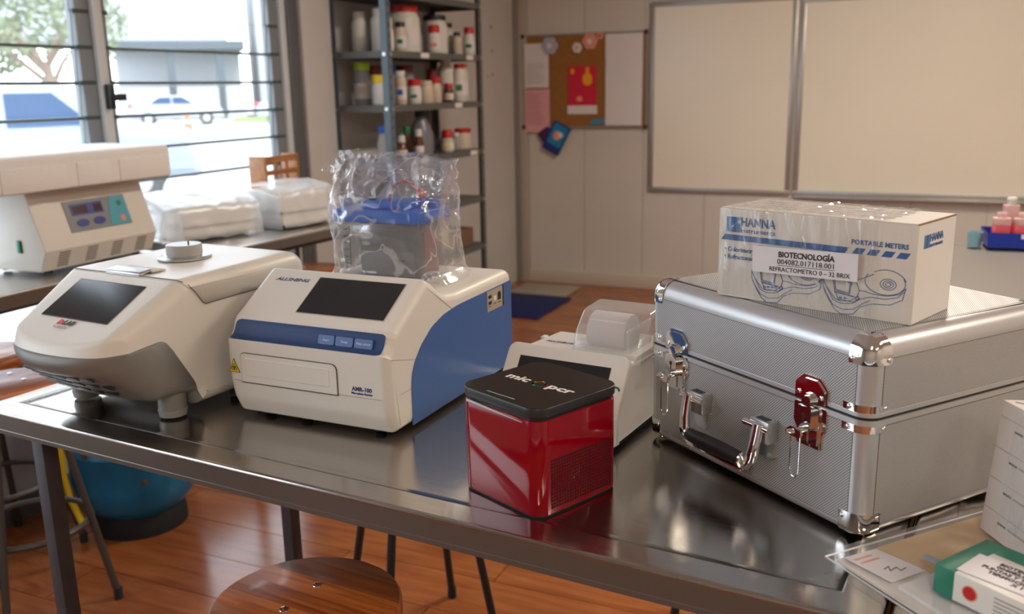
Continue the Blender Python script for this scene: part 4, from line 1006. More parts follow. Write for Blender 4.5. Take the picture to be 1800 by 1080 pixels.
def latch(cx):
    f = plane_m((cx, -0.0006, SZ), (1, 0, 0), (0, 0, 1))
    la = flat('latch_plate', fillet([(-0.027, 0.0, 0), (0.027, 0.0, 0), (0.027, 0.022, 0.006), (0.014, 0.034, 0.010), (-0.014, 0.034, 0.010), (-0.027, 0.022, 0.006)]), f, M['chrome'], t, 0.0028, 0.0, 30)
    flat('latch_plate_step', fillet([(-0.023, 0.001, 0), (0.023, 0.001, 0), (0.023, 0.019, 0.005), (0.011, 0.030, 0.008), (-0.011, 0.030, 0.008), (-0.023, 0.019, 0.005)]), f, M['chrome'], la, 0.0048, 0.0026, 30)
    bm = B(); slab(bm, fillet([(-0.010, -0.004, 0), (0.010, -0.004, 0), (0.010, 0.012, 0.009), (-0.010, 0.012, 0.009)]), f, 0.0045, 0.0085); slab(bm, fillet([(-0.0075, -0.003, 0), (0.0075, -0.003, 0), (0.0075, 0.0095, 0.007), (-0.0075, 0.0095, 0.007)]), f, 0.0085, 0.0115)
    finish(bm, 'latch_hook', M['chrome'], la, 30)
    bm = B()
    for x in (-0.0185, 0.0185): lathe(bm, [(0.0035, 0.0048), (0.003, 0.0062), (0, 0.0070)], 10, (0, 0, 0)); bmesh.ops.transform(bm, matrix=f @ Matrix.Translation((x, 0.010, 0)), verts=[v for v in bm.verts if not v.tag]); [setattr(v, 'tag', True) for v in bm.verts]
    finish(bm, 'latch_rivet', M['chrome'], la)
    lb = flat('lock_plate', fillet([(-0.027, -0.004, 0.003), (0.027, -0.004, 0.003), (0.027, -0.030, 0.004), (0.021, -0.040, 0.006), (0.021, -0.060, 0.004), (-0.021, -0.060, 0.004), (-0.021, -0.040, 0.006), (-0.027, -0.030, 0.004)][::-1]), f, M['chrome'], t, 0.0028, 0.0, 30)
    flat('lock_plate_step', rrect(-0.016, 0.018, -0.055, -0.006, 0.004), f, M['chrome'], lb, 0.0050, 0.0026, 30)
    bm = B(); slab(bm, rrect(-0.014, 0.010, -0.034, -0.005, 0.002), f, 0.0045, 0.0120); bmesh.ops.bevel(bm, geom=[e_ for e_ in bm.edges if e_.calc_face_angle(0) > 1.0], offset=0.001, segments=2, affect='EDGES'); lk = finish(bm, 'lock_body', M['chrome'], lb, 30)
    flat('keyhole', arc(-0.002, -0.017, 0.0032, 0.0032, 0, 345, 12), f, M['black'], lk, 0.0123, 0.0115)
    flat('keyhole', rect(-0.003, -0.001, -0.027, -0.017), f, M['black'], lk, 0.0123, 0.0115)
    # key with its wire ring
    bm = B(); tube(bm, [f @ Vector(p) for p in ((-0.002, -0.036, 0.006), (-0.004, -0.037, 0.022), (-0.012, -0.038, 0.030))], [0.0042, 0.0045, 0.003], 10)
    slab(bm, fillet([(-0.024, -0.042, 0.004), (0.006, -0.044, 0.003), (0.008, -0.034, 0.003), (-0.010, -0.030, 0.005)]), f, 0.022, 0.0255)
    ky = finish(bm, 'latch_key', M['chrome'], lb, 40)
    pts = [(-0.0135, -0.040), (-0.0135, -0.086)] + [(-0.0055 - 0.008 * math.cos(rad(a)), -0.088 - 0.012 * math.sin(rad(a))) for a in range(0, 181, 20)] + [(0.0025, -0.086), (0.0025, -0.040)]
    bm = B(); tube(bm, [f @ Vector((x, y_, 0.020)) for x, y_ in pts], 0.0011, 8); finish(bm, 'wire_ring', M['chrome'], ky)
    bm = B(); tube(bm, [f @ Vector((-0.0155, -0.040, 0.020)), f @ Vector((0.0045, -0.040, 0.020))], 0.0025, 8); finish(bm, 'ring_pin', M['chrome'], ky)
latch(-0.3560); latch(-0.0865)
# handle
for cx, sg in ((-0.2930, -1), (-0.1590, 1)):
    bm = B(); box(bm, cx - 0.018, cx + 0.018, -0.020, -0.0004, 0.078, 0.110, bev=0.003); slab(bm, fillet([(-0.018, 0, 0.003), (0.018, 0, 0.003), (0.014, -0.026, 0.004), (-0.010, -0.026, 0.004)][::-1]), plane_m((cx, 0, 0.080), (1, 0, 0), (0, 0, 1)), 0.0005, 0.006)
    hm = finish(bm, 'handle_mount', M['chrome_dull'], t, 35)
    obox('mount_slot', (cx - 0.010, cx + 0.010, -0.0165, -0.006, 0.1095, 0.1104), M['black'], hm)
    bm = B(); tube(bm, [(cx - 0.025, -0.022, 0.101), (cx + 0.022, -0.022, 0.101)], 0.0048, 14); finish(bm, 'handle_pin', M['chrome'], hm)
    # arm: flat curved bar from pin down to the grip
    bm = B(); arm = []
    c0 = cx + (-0.008 if sg < 0 else 0.004)
    for z, y_, x in ((0.106, -0.024, c0), (0.092, -0.027, c0), (0.074, -0.030, c0 + 0.001 * -sg), (0.058, -0.032, c0 - 0.003 * sg), (0.046, -0.033, c0 - 0.009 * sg), (0.040, -0.033, c0 - 0.018 * sg), (0.037, -0.033, c0 - 0.030 * sg)):
        arm.append(Vector((x, y_, z)))
    wd = [0.0085, 0.0085, 0.0085, 0.009, 0.008, 0.0055, 0.004]
    rg = []
    for i, p in enumerate(arm):
        d = (arm[min(i + 1, len(arm) - 1)] - arm[max(i - 1, 0)]).normalized(); nn = Vector((d.z, 0, -d.x)).normalized()
        rg.append([bm.verts.new(p + nn * a * wd[i] + Vector((0, b_ * 0.0045, 0))) for a, b_ in ((-1, -0.5), (-0.8, -1), (0.8, -1), (1, -0.5), (1, 0.5), (0.8, 1), (-0.8, 1), (-1, 0.5))])
    for A, D in zip(rg, rg[1:]):
        for k in range(8): bm.faces.new((A[k], A[(k + 1) % 8], D[(k + 1) % 8], D[k]))
    bm.faces.new(rg[0][::-1]); bm.faces.new(rg[-1]); finish(bm, 'handle_arm', M['chrome'], t, 60)
bm = B(); box(bm, -0.286, -0.170, -0.038, -0.028, 0.0345, 0.0385, bev=0.0018); finish(bm, 'handle_bar', M['chrome'], t)
bm = B(); gp_ = []
for i in range(13):
    u_ = i / 12; x = -0.2850 + 0.1120 * u_; r_ = 0.0095 + 0.002 * math.sin(PI * u_)
    gp_.append((x, r_))
lathe(bm, [(r_, x) for x, r_ in gp_], 20, (0, -0.033, 0.0500), 'x'); finish(bm, 'handle_grip', M['black'], t)
for x in (-0.2860, -0.1720):
    bm = B(); lathe(bm, [(0.0, x - 0.003), (0.011, x - 0.002), (0.0115, x + 0.002), (0.0, x + 0.003)], 16, (0, -0.033, 0.050), 'x'); finish(bm, 'grip_collar', M['chrome'], t)

# ================================================================== CARTON ON THE CASE
HO = Vector((0.488, 1.0907, T + 0.0012 + CH_ + 0.0006)); HY = -45.4; HW, HD_, HH = 0.2760, 0.1190, 0.1238
t = thing('cardboard_box', 'white and blue printed carton in clear tape standing on the metal case', 'box', HO, HY)
bm = B(); box(bm, -HW, 0, 0, HD_, 0, HH, bev=0.0012); finish(bm, 'carton_body', M['carton'], t, 40)
flat('end_face', rect(0.0015, HD_ - 0.0015, 0.0015, HH - 0.0015), plane_m((0, 0, 0), (0, 1, 0), (0, 0, 1)), M['carton_white'], t, 0.0004, -0.001)
flat('top_flap', rect(-HW + 0.002, -0.001, 0.001, HD_ - 0.001), plane_m((0, 0, HH), (1, 0, 0), (0, 1, 0)), M['carton'], t, 0.0016, 0.0)
flat('flap_edge', rect(0.001, HD_ - 0.001, -0.0004, 0.0014), plane_m((-0.0008, 0, HH), (0, 1, 0), (0, 0, 1)), M['carton_edge'], t, 0.0012, 0)
HM = plane_m((0, 0, 0), (1, 0, 0), (0, 0, 1)); HM.translation = Vector((0, -0.0001, 0)); ES = plane_m((0.0004, 0, 0), (0, 1, 0), (0, 0, 1))
def logo(mw, x, y_, s_):
    lg = flat('logo_mark', rect(x, x + 0.0065 * s_, y_, y_ + 0.0212 * s_), mw, M['box_blue_light'], t, 0.0004)
    flat('logo_mark', rect(x + 0.0065 * s_, x + 0.0155 * s_, y_, y_ + 0.0212 * s_), mw, M['box_blue'], t, 0.0004)
    flat('logo_mark', rect(x + 0.0155 * s_, x + 0.0220 * s_, y_, y_ + 0.0212 * s_), mw, M['box_blue_light'], t, 0.0004)
    strokes('logo_line', [[(x + 0.0002, y_ + k * 0.0042 * s_), (x + 0.022 * s_, y_ + k * 0.0042 * s_)] for k in range(1, 5)], 0.0005 * s_, mw, M['box_blue_light'], t, 0.0006)
    text('HANNA', 0.0170 * s_, mw @ Matrix.Translation((x + 0.0230 * s_, y_ + 0.0095 * s_, 0.0002)), M['box_blue'], t, width=0.0525 * s_, bold=0.0003)
    text('instruments', 0.0098 * s_, mw @ Matrix.Translation((x + 0.0230 * s_, y_ + 0.0003 * s_, 0.0002)), M['box_blue'], t, width=0.0525 * s_)
logo(HM, -0.2640, 0.0922, 1.0); logo(ES, 0.0195, 0.0925, 0.78)
bar = [(-0.2720, 0.0805), (-0.1150, 0.0805), (-0.1110, 0.0885), (-0.2655, 0.0885)]
flat('blue_bar', [(-0.2720, 0.0805), (-0.0900, 0.0805), (-0.0840, 0.0885), (-0.2655, 0.0885)], HM, M['box_blue'], t, 0.0004)
for x in (-0.0800, -0.0615, -0.0425, -0.0240): flat('blue_bar', [(x, 0.0815), (x + 0.0125, 0.0815), (x + 0.0175, 0.0890), (x + 0.005, 0.0890)], HM, M['box_blue'], t, 0.0004)
text('PORTABLE METERS', 0.0085, HM @ Matrix.Translation((-0.0815, 0.0935, 0.0002)), M['box_blue'], t, width=0.072, bold=0.0002)
text('\u2022 Colorimetry', 0.0090, HM @ Matrix.Translation((-0.2660, 0.0650, 0.0002)), M['box_blue'], t, width=0.0480, bold=0.0002)
text('\u2022 Refractometry', 0.0090, HM @ Matrix.Translation((-0.2660, 0.0545, 0.0002)), M['box_blue'], t, width=0.0560, bold=0.0002)
# line drawings of two handheld meters
def meter(x, y_, s_, left):
    P = lambda pts: [(x + px * s_, y_ + py * s_) for px, py in pts]
    ls = [P([(0, 38), (2, 44), (8, 47), (38, 44), (42, 40), (46, 30), (44, 22), (36, 16), (24, 14), (16, 16), (4, 30), (0, 38)]),
          P([(0, 38), (0, 30), (5, 20), (14, 8), (26, 4), (40, 6), (50, 14), (60, 20)]),
          P([(2, 33), (14, 14), (24, 11), (38, 13), (48, 20), (60, 24), (78, 24), (92, 28), (100, 36)]),
          P([(1, 26), (8, 14), (16, 3), (24, -2), (40, 0), (48, 10), (62, 16), (84, 18), (98, 26), (101, 40)]),
          P([(46, 30), (54, 30), (62, 28), (80, 28), (94, 32), (101, 40)]),
          P([(42, 42), (54, 48), (62, 52)]),
          P([(12, 42), (36, 39), (34, 24), (15, 26), (12, 42)]), P([(14, 40.5), (34.5, 38), (33, 25.5), (16.5, 27.3), (14, 40.5)]),
          P([(15, 24.5), (40, 22)]), P([(15, 24), (40, 21.3)]),
          P([(17, 23), (20, 16), (40, 15), (46, 20), (44, 25)])]
    ls += [arc(x + 76 * s_, y_ + 44 * s_, 24 * s_, 15 * s_, 150, 385, 26), arc(x + 80 * s_, y_ + 42 * s_, 9.5 * s_, 6.5 * s_, 0, 360, 18), arc(x + 80 * s_, y_ + 42 * s_, 6.2 * s_, 4.2 * s_, 0, 360, 16), arc(x + 80 * s_, y_ + 42 * s_, 3.2 * s_, 2.2 * s_, 0, 360, 12),
           arc(x + 44 * s_, y_ + 20 * s_ + 0.0004, 2.6 * s_, 1.9 * s_, 0, 360, 10), arc(x + 78 * s_, y_ + 42 * s_, 24 * s_, 17 * s_, 20, 130, 16)]
    bx = [(23, 18), (29, 18.3)] if not left else [(20, 18.5), (25.5, 19), (31, 19.5), (36.5, 20)]
    for a_, b_ in bx: ls.append(arc(x + a_ * s_, y_ + b_ * s_, 1.7 * s_, 0.9 * s_, 0, 360, 8))
    strokes('meter_drawing', ls, 0.00075, HM, M['box_blue'], t, 0.0004)
meter(-0.2215, 0.0020, 0.00103, True); meter(-0.1160, 0.0030, 0.00106, False)
LM = plane_m((-0.2175, -0.0070, 0.0778), Vector((1, 0, 0.030)), Vector((-0.030, 0, 1)))
lb = flat('paper_label', rect(0, 0.1490, -0.0355, 0.0), LM, M['label_paper'], t, 0.0007)
text('BIOTECNOLOG\u00cdA', 0.0105, LM @ Matrix.Translation((0.0785, -0.0125, 0.0009)), M['dark_ink'], lb, 'label_lettering', width=0.0790, bold=0.0003, align='CENTER')
text('004082.017118.001', 0.0100, LM @ Matrix.Translation((0.0785, -0.0220, 0.0009)), M['dark_ink'], lb, 'label_lettering', width=0.0800, align='CENTER')
strokes('label_underline', [[(0.0385, -0.0238), (0.1185, -0.0238)]], 0.0006, LM, M['dark_ink'], lb, 0.0011, 0.0006)
text('REFRACTOMETRO 0 \u2013 32 BRIX', 0.0085, LM @ Matrix.Translation((0.0825, -0.0320, 0.0009)), M['dark_ink'], lb, 'label_lettering', width=0.1130, align='CENTER')
# blurred print on the top and creased packing tape
r = random.Random(5)
strokes('top_print', [[(-HW + 0.02 + 0.001 * i * 9, 0.03 + 0.02 * j), (-HW + 0.026 + 0.001 * i * 9, 0.031 + 0.02 * j)] for i in range(24) for j in range(4) if r.random() < 0.6], 0.004, plane_m((0, 0, HH + 0.0016), (1, 0, 0), (0, 1, 0)), mat('print_faint', (0.42, 0.44, 0.46), 0.6), t, 0.0003)
bm = B(); g = []
pathy = [(-0.0022, 0.004), (-0.0022, 0.060), (-0.0022, 0.110), (-0.0022, HH), (0.0, HH + 0.0030), (0.02, HH + 0.0032), (0.06, HH + 0.003), (HD_, HH + 0.003)]
for j in range(40):
    u_ = j / 39 * (len(pathy) - 1); k = min(int(u_), len(pathy) - 2); f_ = u_ - k
    y_ = pathy[k][0] + (pathy[k + 1][0] - pathy[k][0]) * f_; z_ = pathy[k][1] + (pathy[k + 1][1] - pathy[k][1]) * f_
    rw = []
    for i in range(90):
        x = -HW + 0.004 + (HW - 0.045) * i / 89
        w_ = abs(noise.noise(Vector((x * 90 + z_ * 25, z_ * 14, y_ * 10)))) * 0.0034 + abs(noise.noise(Vector((x * 260, z_ * 60, 3)))) * 0.0010
        rw.append(bm.verts.new((x + 0.06 * (z_ / HH) * 0, y_ - (w_ if z_ < HH + 0.001 else 0), z_ + (w_ if z_ >= HH - 0.004 else 0))))
    g.append(rw)
for A, D in zip(g, g[1:]):
    for i in range(89): bm.faces.new((A[i], A[i + 1], D[i + 1], D[i]))
finish(bm, 'packing_tape', M['film'], t, 60)
r = random.Random(11)
bm = B()
for k in range(6):
    x = -HW + 0.045 + r.random() * 0.03; tube(bm, [(x, 0.06, HH + 0.003), (x + r.uniform(-0.008, 0.008), 0.06 + r.uniform(-0.004, 0.004), HH + 0.008 + r.random() * 0.004), (x + r.uniform(-0.015, 0.015), 0.065, HH + 0.004)], 0.0006, 5)
finish(bm, 'tape_shreds', M['film_clear'], t)

# ================================================================== ELECTROPHORESIS TANK IN A PLASTIC BAG
KO = Vector((-0.333, 1.747, T + 0.1990)); KYAW = -24.0; KW, KD, KH = 0.180, 0.118, 0.112
t = thing('gel_tank', 'clear gel tank with a blue lid wrapped in a plastic bag on the reader', 'lab tank', KO, KYAW)
bm = B(); box(bm, 0, KW, 0, KD, 0.001, KH, bev=0.004)
box(bm, 0.003, KW - 0.003, 0.003, KD - 0.003, 0.004, KH - 0.001, bev=0.002); finish(bm, 'tank_body', M['acrylic'], t)
bm = B(); box(bm, 0.046, KW - 0.006, 0.008, 0.055, 0.006, KH - 0.004, bev=0.003); finish(bm, 'inner_module', M['smoke'], t)
bm = B(); box(bm, 0.050, KW - 0.016, 0.0065, 0.0080, 0.010, 0.055, bev=0.0005); finish(bm, 'module_plate', mat('plate_grey', (0.10, 0.10, 0.105), 0.35), t)
bm = B(); box(bm, KW - 0.012, KW - 0.005, 0.030, 0.085, 0.006, KH - 0.02, bev=0.003); box(bm, 0.06, 0.12, 0.06, 0.10, 0.006, 0.03, bev=0.003); finish(bm, 'red_insert', M['pink_inside'], t)
bm = B(); prism(bm, rrect(-0.005, KW + 0.005, -0.005, KD + 0.005, 0.008), KH - 0.002, KH + 0.020, 0.002); finish(bm, 'tank_lid', M['lid_blue'], t, 35)
bm = B(); prism(bm, rrect(0.04, 0.145, 0.02, KD - 0.01, 0.012), KH + 0.019, KH + 0.034, 0.006); lathe(bm, [(0.0, 0.03), (0.016, 0.03), (0.014, 0.045), (0, 0.045)], 16, (0.168, 0.09, KH - 0.01)); finish(bm, 'lid_dome', M['lid_blue'], t, 35)
strokes('tank_scale', [[(0.016, 0.030 + 0.013 * k), (0.030, 0.030 + 0.013 * k)] for k in range(6)] + [[(0.030, 0.028), (0.030, 0.100)]] + [[(0.125, 0.040), (0.150, 0.041)]], 0.0015, plane_m((0, -0.0003, 0), (1, 0, 0), (0, 0, 1)), M['dark_ink'], t)
bm = B(); tube(bm, [(0.062 + 0.030 * math.sin(a * 1.25 - 0.3), 0.05, KH + 0.034 + 0.042 * math.sin(a)) for a in [PI * i / 12 for i in range(13)]], 0.0035, 8); finish(bm, 'black_lead', M['rubber'], t)
bm = B(); box(bm, 0.050, 0.060, 0.044, 0.056, KH + 0.03, KH + 0.055, bev=0.003); finish(bm, 'black_plug', M['rubber'], t)
bm = B(); tube(bm, [(0.120 + 0.034 * math.cos(PI - a), 0.06, KH + 0.034 + 0.036 * math.sin(a)) for a in [PI * i / 12 for i in range(13)]], 0.0025, 8); finish(bm, 'red_lead', M['cap_red'], t)
bm = B(); lathe(bm, [(0.010, 0), (0.006, 0.012), (0.0, 0.018)], 12, (0.160, 0.05, KH + 0.045)); finish(bm, 'red_plug', M['cap_red'], t)
# the bag: creased film around the tank, ears at the top corners
bg_ = thing('plastic_bag', 'crumpled clear plastic bag around the blue-lidded tank', 'bag', KO, KYAW)
bm = B(); NZ, NA = 54, 120; g = []
HT = 0.228
def lerp(a, b_, k): return a + (b_ - a) * k
for j in range(NZ + 1):
    v = j / NZ; z = 0.0015 + HT * v
    # half sizes and centre by height
    xl = lerp(-0.016, -0.020, v) + 0.004 * math.sin(v * 9); xr = lerp(KW + 0.030, KW + 0.040, v) + 0.006 * math.sin(v * 7 + 1)
    if v > 0.85: xl -= (v - 0.85) * 0.12; xr += (v - 0.85) * 0.05
    top = max(0.0, (v - 0.60) / 0.40); yf = lerp(-0.013, 0.046, top ** 1.4); yb = lerp(KD + 0.016, 0.058, top ** 1.4)
    if v < 0.08: xl -= (0.08 - v) * 0.15; xr += (0.08 - v) * 0.25; yf -= (0.08 - v) * 0.1
    rw = []
    for i in range(NA):
        a = 2 * PI * i / NA; ca, sa = math.cos(a), math.sin(a); ex = 0.32
        x = math.copysign(abs(ca) ** ex, ca); y_ = math.copysign(abs(sa) ** ex, sa)
        P_ = Vector(((xl + xr) / 2 + x * (xr - xl) / 2, (yf + yb) / 2 + y_ * (yb - yf) / 2, z))
        nn = Vector((x, y_, 0)).normalized()
        q = noise.ridged_multi_fractal(P_ * Vector((1, 1, 0.6)) .length * 0 + 0 if False else Vector((P_.x * 26, P_.y * 26, P_.z * 15)), 0.9, 2.1, 3, 1.0, 2.0)
        amp = 0.0042 + 0.009 * top
        P_ += nn * ((q - 1.1) * amp); P_.z += 0.010 * noise.noise(Vector((x * 2.2, y_ * 2, 3.0))) * v * v + 0.008 * v ** 6 * math.sin(x * 2.5 + 1.2)
        rw.append(bm.verts.new(P_))
    g.append(rw)
for A, D in zip(g, g[1:]):
    for i in range(NA): bm.faces.new((A[i], A[(i + 1) % NA], D[(i + 1) % NA], D[i]))
finish(bm, 'bag_film', M['film_bag'], bg_, 60)
def film_sheet(name, P00, P10, P01, P11, nx, ny, amp, seed, par, m_='film_bag', fr=18, trim=None):
    bm = B(); g = []
    P00, P10, P01, P11 = map(Vector, (P00, P10, P01, P11)); nn = (P10 - P00).cross(P01 - P00).normalized()
    for j in range(ny + 1):
        rw = []
        for i in range(nx + 1):
            u_, v = i / nx, j / ny; p = P00.lerp(P10, u_).lerp(P01.lerp(P11, u_), v)
            q = noise.ridged_multi_fractal(p * fr + Vector((seed, 0, 0)), 0.9, 2.1, 3, 1.0, 2.0)
            rw.append(bm.verts.new(p + nn * (q - 1.1) * amp))
        g.append(rw)
    for A, D in zip(g, g[1:]):
        for i in range(nx): bm.faces.new((A[i], A[i + 1], D[i + 1], D[i]))
    return finish(bm, name, M[m_], par, 60)
film_sheet('bag_flap', (0.172, 0.046, 0.232), (0.232, 0.040, 0.216), (0.206, 0.012, 0.150), (0.268, 0.012, 0.112), 18, 24, 0.006, 3, bg_)
film_sheet('bag_flap', (0.120, 0.050, 0.236), (0.225, 0.040, 0.222), (0.180, 0.006, 0.165), (0.240, 0.010, 0.150), 18, 18, 0.007, 8, bg_)
film_sheet('bag_flap', (-0.055, 0.045, 0.200), (0.010, 0.04, 0.190), (-0.045, 0.052, 0.236), (0.03, 0.052, 0.244), 16, 12, 0.006, 5, bg_)
film_sheet('bag_flap', (0.0, 0.030, 0.150), (0.19, 0.030, 0.155), (-0.02, 0.050, 0.240), (0.20, 0.048, 0.236), 40, 20, 0.009, 21, bg_, fr=22)
# crumpled tail of the bag lying on the reader
bm = B(); bmesh.ops.create_icosphere(bm, subdivisions=4, radius=1.0)
for v in bm.verts:
    q = noise.ridged_multi_fractal(v.co * 1.7, 0.9, 2.1, 3, 1.0, 2.0); c_ = v.co * (0.75 + 0.22 * (q - 1))
    v.co = Vector((0.215 + c_.x * 0.030, -0.012 + c_.y * 0.022, 0.0165 + c_.z * 0.014))
finish(bm, 'bag_tail', M['film_bag'], bg_, 60)

# ================================================================== CENTRIFUGE AND FOAM BLOCK
t = thing('centrifuge', 'white benchtop centrifuge with blue control panel by the window', 'lab instrument', room(0.31, 4.41, T), ROOM_YAW + 90)
W_ = 0.462
prof = fillet([(0.26, 0.012, 0.004), (0.26, 0.262, 0.006), (0.030, 0.262, 0.004), (-0.032, 0.078, 0.004), (0.0, 0.012, 0.004)], 4)
bm = B(); rext(bm, prof, 0, W_, 0.004, 3, 1); finish(bm, 'housing', M['centri'], t, 40)
fd = Vector((0, 0.062, 0.184)).normalized(); FMc = plane_m((0, -0.0325, 0.078), (1, 0, 0), fd)
pn = flat('control_panel', [(0.118, 0.045), (0.368, 0.045), (0.368, 0.148), (0.118, 0.148)], FMc, M['panel_grey'], t, 0.002, -0.001)
flat('panel_field', [(0.275, 0.048), (0.365, 0.048), (0.365, 0.145), (0.305, 0.145)], FMc, M['panel_cyan'], pn, 0.003, 0.001)
flat('display_frame', rect(0.140, 0.268, 0.098, 0.136), FMc, M['panel_navy'], pn, 0.003, 0.001)
flat('display', rect(0.148, 0.205, 0.104, 0.129), FMc, M['display_red'], pn, 0.004, 0.002); flat('display', rect(0.232, 0.262, 0.104, 0.129), FMc, M['display_red'], pn, 0.004, 0.002)
for x in (0.172, 0.238): flat('panel_key', arc(x, 0.072, 0.024, 0.013, 0, 345, 18), FMc, M['panel_navy'], pn, 0.004, 0.001)
flat('panel_key', arc(0.338, 0.120, 0.010, 0.010, 0, 340, 14), FMc, M['cap_green'], pn, 0.004, 0.002)
flat('panel_key', arc(0.335, 0.068, 0.011, 0.011, 0, 340, 14), FMc, M['salmon'], pn, 0.004, 0.002)
ld_ = Vector((0, -0.032, 0.066)).normalized(); LMc = plane_m((0, -0.0005, 0.012), (1, 0, 0), ld_)
for gx in (0.055, 0.165, 0.270, 0.375):
    for k in range(6): flat('vent_slot', rect(gx, gx + 0.042, 0.012 + k * 0.0095, 0.0155 + k * 0.0095), LMc, M['seam_dark'], t, 0.0006, -0.001)
sw = obox('power_switch', (-0.004, 0.001, 0.070, 0.088, 0.070, 0.110), M['black'], t, bev=0.001)
obox('switch_rocker', (-0.007, -0.003, 0.072, 0.086, 0.073, 0.107), M['switch_green'], sw, bev=0.001)
obox('lid_line', (0.0, W_ - 0.01, 0.020, 0.258, 0.262, 0.267), M['seam_dark'], t)
for x in (0.05, W_ - 0.05):
    for y_ in (0.03, 0.22): bm = B(); lathe(bm, [(0, 0), (0.014, 0), (0.014, 0.014), (0, 0.014)], 14, (x, y_, 0)); finish(bm, 'rubber_foot', M['rubber'], t)
t = thing('foam_block', 'thick white foam packing block lying on the centrifuge', 'packing foam', room(0.37, 4.62, T + 0.267), ROOM_YAW + 90)
bm = B(); rext(bm, fillet([(0.345, 0.0, 0.01), (0.345, 0.115, 0.03), (0.0, 0.112, 0.02), (0.0, 0.0, 0.012)], 5), 0.0, 0.745, 0.012, 4); finish(bm, 'foam_body', M['foam'], t, 50)
for x0, x1 in ((0.07, 0.30), (0.34, 0.47), (0.51, 0.735)):
    bm = B(); box(bm, x0, x1, -0.004, 0.01, 0.004, 0.078, bev=0.004); finish(bm, 'foam_pad', M['foam'], t)

# ================================================================== WRAPPED DEVICES ON THE SECOND WINDOW TABLE
def wrapped(loc, yaw, w, d, h, h2, lab, lab2, seed, hang=0.0):
    t = thing('wrapped_device', lab, 'lab instrument', loc, yaw)
    bm = B(); rext(bm, fillet([(d, 0.012, 0.01), (d, h, 0.03), (d * 0.45, h, 0.05), (0.02, h2, 0.02), (0.0, 0.012, 0.012)], 5), 0, w, 0.012, 4); finish(bm, 'housing', M['centri'], t, 45)
    bm = B(); tube(bm, [(-0.001, d * 0.8, h2 * 0.52), (-0.0008, 0.02, h2 * 0.5), (0.01, -0.0005, h2 * 0.5), (w - 0.01, -0.0005, h2 * 0.5), (w + 0.0005, 0.02, h2 * 0.5)], 0.003, 6); finish(bm, 'housing_joint', M['seam_dark'], t)
    obox('base', (0.02, w - 0.02, 0.015, d - 0.02, 0.0, 0.014), M['rubber'], t)
    b2 = thing('plastic_bag', lab2, 'bag', loc, yaw)
    bm = B(); g = []
    for j in range(31):
        v = j / 30; e = 0.016; rw = []
        for i in range(41):
            u_ = i / 40; x = -e - hang + (w + 2 * e + hang) * u_
            # path over front, top, back
            L1, L2, L3 = h2, math.hypot(d * 0.45, h - h2), d * 0.55; tt = v * (L1 + L2 + L3)
            if tt < L1: y_, z_ = -e - 0.02 * (1 - tt / L1), tt
            elif tt < L1 + L2: k = (tt - L1) / L2; y_, z_ = -e + (d * 0.45 + e) * k, h2 + (h - h2) * k + 0.010
            else: k = (tt - L1 - L2) / L3; y_, z_ = d * 0.45 + d * 0.55 * k, h + 0.012
            xe = min(u_, 1 - u_) * 40
            q = noise.ridged_multi_fractal(Vector((x * 9, y_ * 9, z_ * 9 + seed)), 0.9, 2.1, 3, 1.0, 2.0)
            if u_ < 0.08: z_ *= max(0.02, u_ / 0.08) ** 0.6 if hang else 1
            rw.append(bm.verts.new((x, y_ - q * 0.005 + 0.004, z_ + q * 0.008 + 0.002)))
        g.append(rw)
    for A, D in zip(g, g[1:]):
        for i in range(40): bm.faces.new((A[i], A[i + 1], D[i + 1], D[i]))
    finish(bm, 'bag_film', M['film_milky'], b2, 60)
    for x, nm in ((-0.016, 0), (w + 0.014, 1)):
        film_sheet('bag_side', (x, -0.02, 0.002), (x, d, 0.002), (x, -0.016, h2 + 0.006), (x, d, h + 0.01), 14, 12, 0.004, seed + nm, b2, 'film_milky', 9)
wrapped(Vector((-1.235, 3.475, T)), 47, 0.30, 0.26, 0.150, 0.105, 'boxy white lab device under milky plastic right of the centrifuge', 'milky plastic cover over the device beside the centrifuge', 4, hang=0.10)
wrapped(Vector((-0.935, 3.755, T)), 52, 0.27, 0.24, 0.155, 0.130, 'white lab device in milky plastic next to the shelf side', 'milky plastic cover over the device nearest the shelf', 17)

# wooden rack standing on the table behind the wrapped devices
t = thing('wooden_rack', 'slotted wooden rack standing behind the wrapped devices at the window', 'rack', room(0.135, 3.13, T + 0.0012), ROOM_YAW + 90)
for x in (0.0, 0.225): obox('end_board', (x, x + 0.016, -0.045, 0.045, 0, 0.275), M['chair_wood'], t, bev=0.003)
for z, h in ((0.05, 0.03), (0.190, 0.022), (0.245, 0.028)): obox('rail', (0.016, 0.225, -0.042, -0.030, z, z + h), M['chair_wood'], t, bev=0.002)
for x in (0.075, 0.150): obox('upright', (x, x + 0.018, -0.041, -0.031, 0.08, 0.245), M['chair_wood'], t, bev=0.002)

